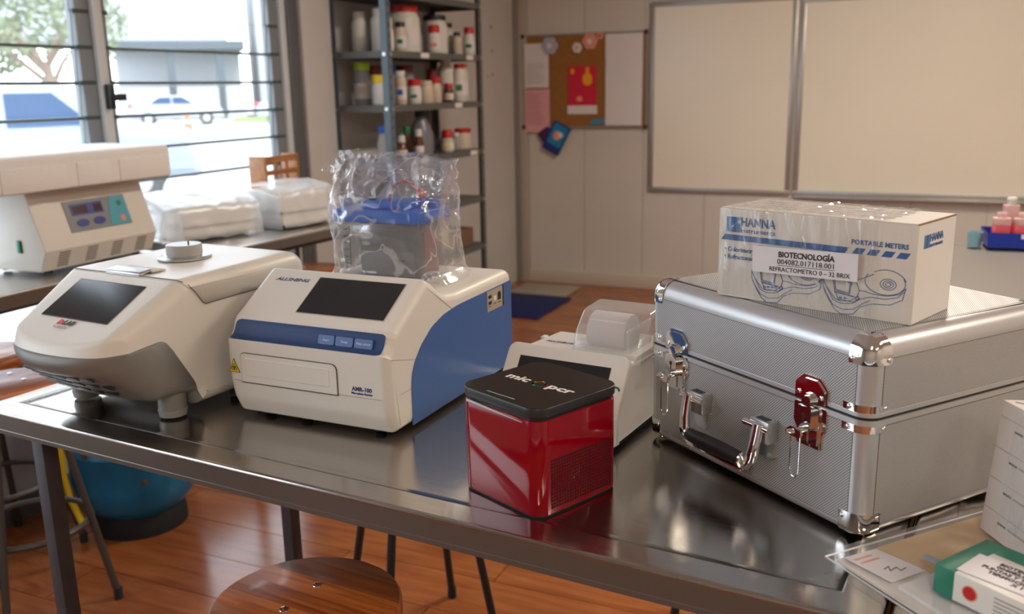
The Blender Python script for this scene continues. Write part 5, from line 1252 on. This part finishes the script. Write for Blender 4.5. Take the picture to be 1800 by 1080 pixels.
# ================================================================== GAS CYLINDER
t = thing('gas_cylinder', 'scuffed blue gas cylinder on the floor behind the front table', 'gas cylinder', (-1.31, 2.97, 0), 0)
bm = B(); lathe(bm, [(0.0, 0.045), (0.09, 0.050), (0.150, 0.075), (0.190, 0.125), (0.205, 0.20), (0.208, 0.30), (0.2095, 0.302), (0.2095, 0.308), (0.208, 0.31), (0.205, 0.42), (0.185, 0.50), (0.14, 0.55), (0.06, 0.575), (0.03, 0.58), (0.0, 0.58)], 56); finish(bm, 'cylinder_body', M['gas_blue'], t, 50)
bm = B(); lathe(bm, [(0.150, 0.0), (0.155, 0.0), (0.155, 0.030), (0.145, 0.075), (0.140, 0.075), (0.150, 0.030)], 40); finish(bm, 'foot_ring', M['gas_dark'], t)
bm = B(); lathe(bm, [(0.10, 0.55), (0.105, 0.55), (0.105, 0.66), (0.10, 0.66)], 32); finish(bm, 'collar', M['gas_blue'], t)
bm = B(); lathe(bm, [(0.0, 0.575), (0.018, 0.575), (0.018, 0.62), (0.012, 0.63), (0.0, 0.64)], 14); finish(bm, 'valve', M['chrome_dull'], t)
for a, z, r_ in ((-112, 0.315, 0.020), (-127, 0.27, 0.012), (-60, 0.22, 0.012), (-48, 0.27, 0.010)):
    bm = B(); lathe(bm, [(0.0, 0.002), (r_ * 0.5, 0.0015), (r_, 0.0)], 9, (0, 0, 0))
    for v in bm.verts: v.co *= (1 + 0.4 * noise.noise(v.co * 90 + Vector((a, 0, 0)))); v.co.x *= 0.7
    o = finish(bm, 'rust_patch', M['rust'], t); o.location = (math.cos(rad(a)) * 0.2075, math.sin(rad(a)) * 0.2075, z); o.rotation_euler = (PI / 2, 0, rad(a + 90))
t = thing('gas_hose', 'yellow gas hose hanging down beside the blue cylinder', 'hose', (0, 0, 0))
bm = B(); tube(bm, [(-1.40, 2.80, 0.60), (-1.43, 2.78, 0.46), (-1.452, 2.77, 0.36), (-1.455, 2.765, 0.26), (-1.440, 2.76, 0.18), (-1.410, 2.755, 0.10)], 0.011, 10); finish(bm, 'hose_pipe', M['hose'], t)
bm = B(); lathe(bm, [(0, 0), (0.016, 0), (0.016, 0.04), (0, 0.04)], 12, (-1.40, 2.80, 0.60)); finish(bm, 'hose_fitting', M['chrome_dull'], t)

# ================================================================== STORAGE SHELF WITH BOTTLES
S0, S1, SO = 1.300, 2.360, 0.36            # along the window wall, and depth
sh = thing('storage_shelf', 'blue grey slotted steel shelf full of reagent jars beside the window', 'shelf', room(0.0, S1, 0), ROOM_YAW + 90)
LEV = [1.64, 1.375, 1.095, 0.81, 0.52, 0.12]
SWD = S1 - S0
for x, y_, nm in ((0, -SO, 'f'), (SWD, -SO, 'f'), (0, -0.02, 'b'), (SWD, -0.02, 'b')):
    sx = 1 if x == 0 else -1; sy = 1 if nm == 'f' else -1
    bm = B(); box(bm, min(x, x + sx * 0.038), max(x, x + sx * 0.038), min(y_, y_ + sy * 0.003), max(y_, y_ + sy * 0.003), 0.0, 2.35); box(bm, min(x, x + sx * 0.003), max(x, x + sx * 0.003), min(y_, y_ + sy * 0.038), max(y_, y_ + sy * 0.038), 0.0, 2.35)
    po = finish(bm, 'post', M['shelf_blue'] if x == 0 else M['shelf_grey'], sh, 0)
    bm = B()
    for k in range(40):
        z = 0.3 + k * 0.05
        box(bm, x + sx * 0.019 - 0.004, x + sx * 0.019 + 0.004, y_ - 0.0006 * sy - 0.0004, y_ - 0.0006 * sy + 0.0006, z, z + 0.022)
    so_ = finish(bm, 'slot_row', M['black'], po, 0); so_['kind'] = 'stuff'
for z in LEV + [1.93, 2.25]:
    bm = B(); box(bm, 0.004, SWD - 0.004, -SO + 0.004, -0.024, z - 0.004, z)
    box(bm, 0.004, SWD - 0.004, -SO + 0.0035, -SO + 0.0055, z - 0.034, z); box(bm, 0.004, SWD - 0.004, -0.026, -0.024, z - 0.034, z); box(bm, 0.0035, 0.0055, -SO + 0.004, -0.024, z - 0.034, z); box(bm, SWD - 0.0055, SWD - 0.0035, -SO + 0.004, -0.024, z - 0.034, z)
    bo = finish(bm, 'shelf_board', M['shelf_grey'], sh, 0)
    for x, y_ in ((0.02, -SO), (0.0, -SO + 0.02), (0.0, -0.04), (SWD - 0.02, -SO)):
        bm = B(); lathe(bm, [(0, -0.004), (0.009, -0.004), (0.009, 0), (0, 0)], 10, (x, y_ - 0.001, z - 0.018) if x > 0.01 else (x - 0.001, y_, z - 0.018), 'y' if x > 0.01 else 'x'); finish(bm, 'bolt', M['chrome_dull'], bo)
for z, xs_ in ((1.64, (0.33, 0.86)), (1.375, (0.70,)), (1.095, (0.28, 0.88))):
    for x in xs_: obox('shelf_tag', (x, x + 0.085, -SO - 0.001, -SO + 0.003, z - 0.030, z - 0.004), M['paper'], sh)
def jar(s_, o_, z, w, h, body, cap, lab, capf=0.16, neck=0.86, label=None, lm='paper', tall=False):
    w *= 1.10; r_ = w / 2; t = thing('bottle' if neck < 0.7 else 'jar', lab, 'bottle' if neck < 0.7 else 'jar', room(o_, s_, z + 0.0004), 0)
    hc = h * capf; hb = h - hc
    pr_ = [(0.0, 0.0), (r_ * 0.94, 0.0), (r_, 0.004), (r_, hb * (0.78 if neck >= 0.7 else 0.62)), (r_ * (0.97 if neck >= 0.7 else 0.9), hb * (0.86 if neck >= 0.7 else 0.72)), (r_ * neck * 0.92, hb * 0.96), (r_ * neck * 0.92, hb), (0, hb)]
    bm = B(); lathe(bm, pr_, 24); finish(bm, 'body', M[body], t, 35)
    bm = B(); rc = r_ * neck; lathe(bm, [(0.0, hb - 0.001), (rc, hb - 0.001), (rc, h - 0.003), (rc * 0.93, h), (0, h)], 24); finish(bm, 'cap', M[cap], t, 35)
    if label:
        bm = B(); z0, z1 = hb * 0.18, hb * (0.62 if neck >= 0.7 else 0.52)
        lathe(bm, [(r_ * 0.99, z0), (r_ + 0.0008, z0), (r_ + 0.0008, z1), (r_ * 0.99, z1)], 24); finish(bm, 'label', M[lm], t, 35)
        bm = B(); d_ = Vector((0.35, -1, 0)).normalized()
        box(bm, -r_ * 0.45, r_ * 0.45, -r_ - 0.0035, -r_ * 0.85, z0 + (z1 - z0) * 0.35, z0 + (z1 - z0) * 0.75, bev=0.0005); finish(bm, 'label_patch', M[label], t)
    return t
L1, L2, L3 = LEV[0], LEV[1], LEV[2]
JARS = [
 (2.20, 0.10, L1, 0.075, 0.20, 'jar_white', 'jar_white', 'tall all-white bottle at the window end of the top shelf', .14, .80, None),
 (2.17, 0.215, L1, 0.100, 0.215, 'jar_white', 'jar_white', 'wider all-white bottle behind the front shelf post', .12, .80, None),
 (2.255, 0.30, L1, 0.055, 0.14, 'jar_white', 'jar_white', 'small white bottle with red and blue marks against the shelf post', .16, .75, 'cap_red'),
 (2.08, 0.27, L1, 0.060, 0.15, 'jar_cream', 'black', 'small black-capped jar with green label on the top shelf', .16, .8, 'cap_green'),
 (1.93, 0.20, L1, 0.165, 0.245, 'jar_white', 'cap_red', 'biggest jar of the top shelf with a wide red lid', .14, .90, 'paper'),
 (1.735, 0.28, L1, 0.070, 0.152, 'jar_white', 'cap_red', 'slim white jar with red cap between the two big jars', .26, .85, 'salmon'),
 (1.595, 0.21, L1, 0.130, 0.212, 'jar_white', 'black', 'big white jar with flat black lid on the top shelf', .12, .90, None),
 (1.42, 0.26, L1, 0.050, 0.130, 'jar_cream', 'black', 'tiny black-capped bottle on the top shelf', .16, .7, None),
 (1.345, 0.30, L1, 0.065, 0.158, 'jar_white', 'cap_red', 'red-capped jar with green mark at the right of the top shelf', .22, .8, 'cap_green'),
 (1.30 + .075, 0.17, L1, 0.085, 0.185, 'jar_white', 'black', 'black-capped white jar at the right end of the top shelf', .14, .7, None),
 (2.20, 0.10, L2, 0.078, 0.215, 'jar_glass', 'cap_lime', 'glass jar with lime green lid on the middle shelf', .17, .98, 'jar_cream'),
 (2.24, 0.24, L2, 0.088, 0.150, 'jar_white', 'cap_yellow', 'white jar with bright yellow lid on the middle shelf', .26, .95, None),
 (2.10, 0.11, L2, 0.075, 0.200, 'jar_glass', 'cap_dkred', 'jar with dark red lid behind the yellow-lidded jar', .22, .95, None),
 (2.10, 0.27, L2, 0.055, 0.170, 'jar_cream', 'jar_white', 'cream jar with a blue foot beside the shelf post', .14, .85, 'cap_blue'),
 (2.02, 0.16, L2, 0.066, 0.205, 'jar_glass', 'cap_blue', 'jar with dark blue cap on the middle shelf', .2, .9, None),
 (1.985, 0.285, L2, 0.068, 0.128, 'jar_white', 'cap_red', 'short white jar with bright red cap left on the middle shelf', .26, .95, 'cap_green'),
 (1.835, 0.14, L2, 0.100, 0.205, 'jar_glass', 'cap_dkred', 'wide clear jar with dark red lid on the middle shelf', .18, .95, None),
 (1.855, 0.28, L2, 0.078, 0.120, 'jar_cream', 'jar_cream', 'plain cream jar without coloured cap on the middle shelf', .18, .9, None),
 (1.745, 0.28, L2, 0.066, 0.140, 'jar_cream', 'cap_red', 'cream jar with red cap at the centre of the middle shelf', .24, .9, None),
 (1.625, 0.20, L2, 0.062, 0.185, 'amber', 'cap_dkred', 'brown jar with red lid behind the tall white bottle', .2, .95, 'jar_cream'),
 (1.625, 0.30, L2, 0.050, 0.105, 'amber', 'cap_red', 'small brown jar with red cap at the front of the middle shelf', .24, .95, 'orange'),
 (1.52, 0.23, L2, 0.082, 0.250, 'jar_white', 'jar_white', 'tallest white bottle on the middle shelf', .12, .7, None),
 (1.445, 0.28, L2, 0.066, 0.215, 'jar_white', 'cap_red', 'tall white jar with red cap left of the orange-capped one', .12, .85, 'cap_green'),
 (1.365, 0.26, L2, 0.064, 0.215, 'jar_white', 'salmon', 'white jar with orange-red cap at the right of the middle shelf', .12, .85, 'paper'),
 (2.26, 0.24, L3, 0.050, 0.175, 'jar_glass', 'cap_blue', 'clear bottle with blue cap left on the lower shelf', .2, .69, None),
 (2.10, 0.26, L3, 0.052, 0.118, 'amber', 'jar_white', 'amber bottle with white cap on the lower shelf', .3, .69, 'orange'),
 (2.035, 0.22, L3, 0.044, 0.125, 'amber', 'cap_green', 'small amber bottle with green cap on the lower shelf', .28, .69, None),
 (1.985, 0.30, L3, 0.048, 0.145, 'amber', 'jar_white', 'amber bottle with cream cap in front of the grey bottle', .25, .69, 'paper'),
 (1.94, 0.20, L3, 0.050, 0.160, 'amber', 'cap_green', 'taller amber bottle with dark green cap', .25, .69, None),
 (1.85, 0.24, L3, 0.110, 0.240, 'bottle_grey', 'black', 'large grey bottle with black cap on the lower shelf', .14, .55, None),
 (1.66, 0.15, L3, 0.105, 0.240, 'bottle_grey', 'black', 'dark grey bottle behind the red-capped bottle', .35, .60, None),
 (1.60, 0.27, L3, 0.068, 0.125, 'jar_cream', 'cap_red', 'red-capped jar with yellow label on the lower shelf', .36, .8, 'cap_yellow'),
 (1.505, 0.20, L3, 0.050, 0.110, 'amber', 'black', 'small dark bottle with black cap on the lower shelf', .2, .69, None),
 (1.435, 0.24, L3, 0.050, 0.100, 'jar_glass', 'jar_white', 'small clear bottle left of the squat red-lidded jar', .2, .69, None),
 (1.365, 0.25, L3, 0.094, 0.122, 'jar_cream', 'cap_red', 'squat cream jar with wide red lid at the right of the lower shelf', .20, .96, None),
]
for (s_, o_, z, w, h, body, cap, lab, cf, nk, lb_) in JARS:
    grp = {L1: 'jars and bottles on the top shelf', L2: 'jars and bottles on the middle shelf', L3: 'jars and bottles on the lower shelf'}[z]
    tt = jar(s_, o_, z, w, h, body, cap, lab, cf, nk, lb_); tt['group'] = grp
t = thing('storage_crate', 'brown crate with papers on the bottom visible shelf', 'crate', room(0.30, 1.78, LEV[4]), ROOM_YAW + 90)
bm = B(); box(bm, 0.0, 0.42, 0.0, 0.24, 0.0, 0.012)
for d in ((0, 0.42, 0, 0.012, 0.012, 0.10), (0, 0.42, 0.228, 0.24, 0.012, 0.10), (0, 0.012, 0.012, 0.228, 0.012, 0.10), (0.408, 0.42, 0.012, 0.228, 0.012, 0.10)): box(bm, *d)
finish(bm, 'crate_body', M['crate'], t)
obox('paper_stack', (0.02, 0.40, 0.02, 0.22, 0.013, 0.085), M['paper'], t, bev=0.002)
t = thing('paper_bundle', 'white and violet paper bundle low on the shelf', 'papers', room(0.33, 1.74, LEV[5]), ROOM_YAW + 90)
obox('bundle', (0.0, 0.40, 0.0, 0.26, 0.0, 0.20), M['paper'], t, bev=0.004); obox('violet_cover', (0.0, 0.40, -0.002, 0.26, 0.20, 0.215), mat('violet', (0.25, 0.22, 0.42), 0.6), t, bev=0.002)

# ================================================================== RIGHT COUNTER: TRAY AND BOTTLES
t = thing('tray', 'blue plastic tray at the far edge of the right steel table', 'tray', Vector((1.570, 2.998, T + 0.0012)), -19)
bm = B(); w0, w1, d0, d1 = 0.0, 0.42, 0.0, 0.24
bmesh.ops.create_cube(bm, size=1.0); bmesh.ops.scale(bm, vec=(0.42, 0.15, 0.052), verts=bm.verts[:]); bmesh.ops.translate(bm, vec=(0.21, 0.075, 0.028), verts=bm.verts[:])
for v in bm.verts:
    if v.co.z < 0.03: v.co.x = 0.21 + (v.co.x - 0.21) * 0.93; v.co.y = 0.075 + (v.co.y - 0.075) * 0.9
tf = [f for f in bm.faces if f.normal.z > 0.5 or f.calc_center_median().z > 0.05]
r_ = bmesh.ops.inset_region(bm, faces=tf, thickness=0.006); bmesh.ops.translate(bm, vec=(0, 0, -0.05), verts=list({v for f in tf for v in f.verts}))
finish(bm, 'tray_body', M['tray_blue'], t, 30)
obox('rim_label', (0.10, 0.24, -0.004, 0.002, 0.036, 0.050), M['label_paper'], t); obox('rim_label', (0.28, 0.38, -0.004, 0.002, 0.036, 0.050), M['label_paper'], t)
def soap(x, y_, w, h, lab, cap=False, full=0.62):
    t = thing('soap_bottle', lab, 'bottle', Vector((1.570, 2.998, T + 0.0065)) + hd(-19) * x + hd(71) * y_, -19, 'bottles in the blue tray')
    bm = B(); prism(bm, rrect(-w / 2, w / 2, -w / 2.4, w / 2.4, 0.012), 0, h * full, 0.002); finish(bm, 'liquid', M['pink_soap'], t, 35)
    bm = B(); prism(bm, rrect(-w / 2, w / 2, -w / 2.4, w / 2.4, 0.012), h * full, h * 0.84, 0.002); finish(bm, 'upper_body', M['pink_clear'], t, 35)
    bm = B(); lathe(bm, [(0, h * 0.83), (0.014, h * 0.83), (0.014, h * 0.95), (0.016, h * 0.95), (0.014, h), (0, h)], 16); finish(bm, 'cap', M['jar_white'] if cap else M['pink_clear'], t, 35)
soap(0.045, 0.045, 0.055, 0.112, 'short bottle of red soap at the left of the blue tray')
soap(0.080, 0.102, 0.05, 0.155, 'taller soap bottle with a white cap behind the short red ones', True, 0.45)
soap(0.108, 0.045, 0.052, 0.112, 'short bottle of red soap beside the teal flask')
t = thing('water_bottle', 'teal water bottle with a green cap in the blue tray', 'bottle', Vector((1.570, 2.998, T + 0.0065)) + hd(-19) * 0.190 + hd(71) * 0.076, 0)
bm = B(); lathe(bm, [(0, 0.05), (0.043, 0.05), (0.046, 0.10), (0.046, 0.145), (0.040, 0.170), (0.028, 0.180), (0.028, 0.190), (0, 0.190)], 28); finish(bm, 'body', M['teal'], t, 40)
bm = B(); lathe(bm, [(0, 0), (0.042, 0), (0.044, 0.005), (0.044, 0.049), (0, 0.049)], 28); finish(bm, 'lower_body', M['teal_dark'], t, 40)
bm = B(); lathe(bm, [(0, 0.189), (0.036, 0.189), (0.036, 0.228), (0.032, 0.234), (0, 0.236)], 28); finish(bm, 'cap', M['teal'], t, 40)
t = thing('small_cup', 'pale blue cup at the left end of the blue tray', 'cup', Vector((1.556, 3.050, T + 0.0012)), 0)
bm = B(); lathe(bm, [(0, 0), (0.020, 0), (0.024, 0.05), (0.022, 0.05), (0.018, 0.004), (0, 0.004)], 18); finish(bm, 'cup_body', mat('pale_cyan', (0.25, 0.45, 0.50), 0.4), t, 40)

# ================================================================== LOWER RIGHT: BAGS, CARTON, SMALL BOX
EX = hd(-60); EYv = hd(30)
def evec(a, b_, z): return Vector((0.360, 0.975, z)) + EX * a + EYv * b_
env = thing('document_bag', 'clear bag holding a manila envelope and papers in the lower right corner', 'bag', Vector((0.362, 0.982, T + 0.0012)), 0)
ov = Vector((0.362, 0.982, T + 0.0012))
def q3(px): return Vector((px[0], px[1], 0)) - Vector((ov.x, ov.y, 0))
P_bl, P_br, P_tr, P_tl = Vector((0.0, 0.0)), Vector((0.13, -0.32)), Vector((0.42, -0.20)), Vector((0.30, 0.135))
def quad(nm, p, z0, z1, m_, par):
    bm = B(); slab(bm, [(a[0], a[1]) for a in p], Matrix.Identity(4), z0, z1); return finish(bm, nm, M[m_], par, 0)
quad('paper_sheet', [(0.012, -0.004), (0.14, -0.31), (0.40, -0.19), (0.285, 0.115)], 0.001, 0.004, 'pkg_white', env)
quad('envelope', [(0.066, 0.016), (0.12, -0.06), (0.33, 0.03), (0.295, 0.125)], 0.0042, 0.0075, 'manila', env)
quad('note_slip', [(0.020, -0.008), (0.064, 0.012), (0.100, -0.040), (0.052, -0.064)], 0.0078, 0.0085, 'label_paper', env)
quad('white_folder', [(0.056, -0.072), (0.150, -0.025), (0.36, -0.19), (0.15, -0.30)], 0.0045, 0.0090, 'label_paper', env)
strokes('slip_print', [[(0.030, -0.014), (0.052, -0.004)], [(0.034, -0.022), (0.058, -0.011)]], 0.003, Matrix.Translation((0, 0, 0.0085)), M['salmon'], env)
strokes('slip_signature', [[(0.055, -0.036), (0.062, -0.030), (0.060, -0.040), (0.070, -0.032), (0.072, -0.040), (0.080, -0.034)]], 0.0012, Matrix.Translation((0, 0, 0.0085)), M['dark_ink'], env)
film_sheet('bag_film', (0.0, 0.0, 0.0135), (0.13, -0.32, 0.0135), (0.30, 0.135, 0.0135), (0.42, -0.20, 0.0135), 40, 40, 0.0016, 2, env, 'film_clear', 30)
bm = B(); tube(bm, [(0.0, 0.0, 0.006), (0.13, -0.32, 0.006)], 0.0012, 6); tube(bm, [(0.0, 0.0, 0.006), (0.30, 0.135, 0.006)], 0.0012, 6); finish(bm, 'bag_edge', M['film_milky'], env)
sp = thing('glass_slide_strip', 'thin grey strip leaning on the green and white box', 'strip', Vector((0.470, 0.945, T + 0.0175)), -52)
bm = B(); bmesh.ops.create_cube(bm, size=1.0); bmesh.ops.scale(bm, vec=(0.060, 0.010, 0.002), verts=bm.verts[:]); bmesh.ops.translate(bm, vec=(0.02, 0, 0.004), verts=bm.verts[:]); finish(bm, 'strip', mat('slide_grey', (0.30, 0.32, 0.35), 0.2), sp, 0)
GB = Vector((0.4455, 0.888, T + 0.0165))
t = thing('medicine_box', 'small green and white box with a red dot and paper label on the bag', 'box', GB, -58)
GW, GD, GH = 0.155, 0.095, 0.0320
bm = B(); box(bm, 0, GW, 0, GD, 0, GH, bev=0.0008); finish(bm, 'box_body', M['pkg_white'], t)
bm = B(); box(bm, -0.0004, 0.022, -0.0004, GD + 0.0004, -0.0001, GH + 0.0004, bev=0.0006); finish(bm, 'green_end', M['pkg_green'], t)
flat('green_panel', [(0.022, 0.070), (0.060, 0.070), (0.075, 0.0945), (0.022, 0.0945)], Matrix.Translation((0, 0, GH)), M['pkg_green'], t, 0.0005)
flat('red_dot', arc(0.040, 0.016, 0.0085, 0.0085, 0, 350, 24), plane_m((0, 0, 0), (1, 0, 0), (0, 0, 1)), M['salmon'], t, 0.0006)
flat('red_dot', arc(0.040, 0.016, 0.007, 0.007, 0, 350, 24), plane_m((0, 0, 0), (1, 0, 0), (0, 0, 1)), M['cap_red'], t, 0.0008)
strokes('side_print', [[(0.066, 0.006 + 0.0045 * k), (0.066 + 0.05 - 0.004 * (k % 3), 0.006 + 0.0045 * k)] for k in range(5)], 0.0014, plane_m((0, 0, 0), (1, 0, 0), (0, 0, 1)), M['grey_ink'], t)
pl = flat('paper_label', rect(0, 0.115, 0, 0.050), plane_m((0.020, 0.006, GH + 0.0006), Vector((1, 0.10, 0)), Vector((-0.10, 1, 0))), M['label_paper'], t, 0.0008)
PLm = plane_m((0.020, 0.006, GH + 0.0006), Vector((1, 0.10, 0)), Vector((-0.10, 1, 0)))
text('BIOTECNOLOG\u00cdA\n004082.017121.001\nPUNTAS Y TUBOS PARA\nTERMOCICLADOR\nX 1', 0.0080, PLm @ Matrix.Translation((0.057, 0.0405, 0.0009)), M['dark_ink'], pl, 'label_lettering', align='CENTER', bold=0.0003, line=1.02)
# tall carton at the right edge
CB = Vector((0.566, 1.030, T + 0.0012 + 0.0143))
t = thing('tall_carton', 'pale carton with printed lines standing at the right edge', 'box', CB, -84); t.rotation_euler = (rad(-4.5), 0, rad(-84))
bm = B(); box(bm, 0, 0.16, 0, 0.12, 0, 0.165, bev=0.0015); finish(bm, 'carton_body', mat('carton_pale', (0.70, 0.62, 0.56), 0.6, bump=0.15, bump_scale=40), t)
TM = plane_m((0, -0.0002, 0), (1, 0, 0), (0, 0, 1))
strokes('ruled_line', [[(0.0, 0.032 + 0.038 * k), (0.16, 0.032 + 0.038 * k)] for k in range(4)], 0.0005, TM, M['grey_ink'], t, 0.0002)
for k in range(4):
    text('www.', 0.0058, TM @ Matrix.Translation((0.030, 0.020 + 0.038 * k, 0.0003)), M['dark_ink'], t, 'line_lettering', width=0.016)
    strokes('line_lettering', [[(0.049, 0.0215 + 0.038 * k), (0.10, 0.0215 + 0.038 * k)]], 0.0022, TM, M['grey_ink'], t, 0.0003)
strokes('top_mark', [[(0.010, 0.01), (0.03, 0.03), (0.02, 0.05), (0.05, 0.04)]], 0.004, plane_m((0, 0, 0.165), (1, 0, 0), (0, 1, 0)), M['box_blue'], t, 0.0003)
film_sheet('tape_film', (0.03, -0.0022, 0.01), (0.14, -0.0022, 0.01), (0.03, -0.0022, 0.16), (0.14, -0.0022, 0.16), 30, 30, 0.0009, 6, t, 'film', 50)

# ================================================================== OUTSIDE THE WINDOWS
def outobj(o, lab, cat, grp=None): return tag(o, lab, cat, grp)
bm = B(); box(bm, -90, -0.12, -60, 90, -0.3, 0.0)
for v in bm.verts:
    pass
g_ = finish(bm, 'car_park', M['asphalt'], None, 0); g_['kind'] = 'structure'; g_.location = ROOM + Vector((0, 0, -0.05)); g_.rotation_euler = (0, 0, rad(ROOM_YAW))
def car(loc, yaw, L_, Hh, m_, lab, suv=False):
    t = thing('car', lab, 'car', loc, yaw); w = 0.88
    if suv: pts = [(0.02, 0.35, .1), (0.0, 0.80, .1), (0.10, 1.02, .1), (0.30, 1.62, .15), (2.9, 1.66, .3), (3.5, 1.12, .15), (4.45, 1.00, .2), (4.6, 0.70, .1), (4.6, 0.35, .1)]
    else: pts = [(0.02, 0.30, .1), (0.0, 0.75, .1), (0.15, 0.98, .1), (0.75, 1.05, .1), (1.35, 1.42, .2), (2.55, 1.44, .3), (3.30, 0.98, .2), (4.2, 0.88, .2), (4.4, 0.60, .1), (4.4, 0.30, .1)]
    bm = B(); rext(bm, fillet(pts, 4), -w, w, 0.12, 3); bmesh.ops.rotate(bm, cent=(0, 0, 0), matrix=Matrix.Rotation(-PI / 2, 3, 'Z'), verts=bm.verts[:]); finish(bm, 'car_body', m_, t, 40)
    wp = ([[(0.42, 1.08), (0.50, 1.52), (1.15, 1.55), (1.15, 1.10)], [(1.25, 1.10), (1.25, 1.55), (2.10, 1.55), (2.10, 1.10)], [(2.2, 1.10), (2.2, 1.55), (2.78, 1.55), (3.25, 1.12)]] if suv else [[(0.98, 1.05), (1.42, 1.36), (1.95, 1.37), (1.95, 1.03)], [(2.03, 1.03), (2.03, 1.37), (2.50, 1.36), (3.0, 1.02)]])
    for p in wp:
        for y_ in (-w - 0.005, w + 0.005):
            bm = B(); slab(bm, p, plane_m((0, y_, 0), (1, 0, 0), (0, 0, 1)), -0.01, 0.01); finish(bm, 'side_window', M['car_glass'], t, 0)
    for x in (0.85, L_ - 0.85):
        for y_ in (-w + 0.08, w - 0.08):
            bm = B(); lathe(bm, [(0, -0.1), (0.30, -0.1), (0.33, -0.08), (0.33, 0.08), (0.30, 0.1), (0, 0.1)], 24, (x, y_, 0.33), 'y'); wh = finish(bm, 'wheel', M['tire'], t)
            bm = B(); lathe(bm, [(0, -0.105), (0.18, -0.105), (0.18, 0.105), (0, 0.105)], 18, (x, y_, 0.33), 'y'); finish(bm, 'wheel_rim', M['chrome_dull'], wh)
    obox('tail_lamp', (-0.02, 0.06, -w + 0.05, -w + 0.3, 0.85, 1.05), M['cap_red'], t, bev=0.02); obox('tail_lamp', (-0.02, 0.06, w - 0.3, w - 0.05, 0.85, 1.05), M['cap_red'], t, bev=0.02)
gz = -0.05
car((-9.0, 12.6, gz), 18, 4.6, 1.7, M['car_silver'], 'silver blue car parked nearest the window', True)
car((-18.6, 46.4, gz), 18, 4.4, 1.4, M['car_white'], 'white sedan parked beyond the traffic cone')
car((-12.6, 47.2, gz), 18, 4.4, 1.4, M['car_white'], 'white car at the right side of the window view')
t = thing('traffic_cone', 'orange traffic cone on the asphalt outside', 'traffic cone', (-13.5, 39.6, gz)); bm = B(); lathe(bm, [(0.30, 0.0), (0.30, 0.04), (0.20, 0.04), (0.05, 0.75), (0.0, 0.75)], 20); finish(bm, 'cone_body', M['cone'], t); bm = B(); lathe(bm, [(0.15, 0.28), (0.155, 0.28), (0.12, 0.45), (0.115, 0.45)], 20); finish(bm, 'white_band', M['build_white'], t)
bm = B(); box(bm, 0, 14, 0, 6, 0, 0.08, bev=0.03); o = finish(bm, 'grass_strip', M['grass']); o.location = (-14.6, 49.8, gz); o.rotation_euler = (0, 0, rad(15)); tag(o, 'strip of grass behind the parked white cars', 'grass')
# school block opposite
BD = thing('school_building', 'long white building with a dark eave and grey posts outside', 'building', (-22.9, 55.5, gz), 19)
obox('wall', (0, 7.2, 2.0, 8.0, 0, 4.2), M['build_white'], BD); obox('eave', (-0.2, 7.4, -0.4, 8.2, 4.05, 4.55), M['build_grey'], BD); obox('upper_wall', (-6, 6.5, 1.0, 8.0, 4.55, 9.0), M['build_white'], BD)
for x in (2.9, 5.7): obox('post', (x, x + 0.45, -0.1, 0.3, 0, 4.05), M['build_grey'], BD)
obox('railing', (0, 7.2, -0.1, 0.0, 0.0, 1.9), M['build_white'], BD)
BD = thing('school_building', 'white building wing with narrow windows at the window right', 'building', (-15.2, 58.3, gz), 19)
obox('wall', (0, 10, 0, 8, 0, 9.5), M['build_white'], BD, bev=0.02); obox('roof', (-0.3, 10.3, -0.3, 8.3, 9.5, 9.9), M['build_grey'], BD)
for x, z in ((3.0, 2.9), (3.1, 1.6), (2.6, 6.4), (5.4, 2.9), (5.4, 6.4)):
    w = obox('window', (x, x + 0.9, -0.08, 0.05, z, z + 1.5), M['build_grey'], BD); obox('pane', (x + 0.1, x + 0.8, -0.10, -0.07, z + 0.1, z + 1.4), M['car_glass'], w)
def tree(loc, h, r_, lab, seed):
    t = thing('tree', lab, 'tree', loc, 0, 'trees outside the window'); rn = random.Random(seed)
    bm = B(); tube(bm, [(0, 0, 0), (0.1, 0, h * 0.25), (0.0, 0.1, h * 0.45)], [0.28, 0.2, 0.14], 10)
    for k in range(7):
        a = rn.random() * 6.28; tube(bm, [(0.05, 0.05, h * (0.28 + 0.03 * k)), (math.cos(a) * r_ * 0.4, math.sin(a) * r_ * 0.4, h * (0.45 + 0.05 * k)), (math.cos(a) * r_ * 0.8, math.sin(a) * r_ * 0.8, h * (0.58 + 0.05 * k))], [0.12, 0.08, 0.03], 7)
    finish(bm, 'trunk', M['bark'], t)
    bm = B()
    for k in range(1500):
        a = rn.random() * 6.28; b_ = math.acos(rn.uniform(-0.6, 1)); rr = r_ * (0.45 + 0.55 * rn.random() ** 0.5)
        c_ = Vector((math.sin(b_) * math.cos(a) * rr, math.sin(b_) * math.sin(a) * rr, h * 0.68 + math.cos(b_) * rr * 0.75)); u1 = Vector((rn.uniform(-1, 1), rn.uniform(-1, 1), rn.uniform(-1, 1))).normalized(); u2 = u1.orthogonal().normalized()
        s_ = rn.uniform(0.10, 0.2); v_ = [bm.verts.new(c_ + u1 * s_ * p + u2 * s_ * 0.6 * q) for p, q in ((-1, 0), (0, -1), (1, 0), (0, 1))]; bm.faces.new(v_)
    o = finish(bm, 'foliage', M['leaf'], t, 0); o['kind'] = 'stuff'
tree((-17.4, 36.0, gz), 6.2, 3.0, 'loose pale tree outside at the left of the window', 3)
tree((-22.5, 39.0, gz), 5.2, 2.6, 'bushy tree left of the pale tree outside', 8)
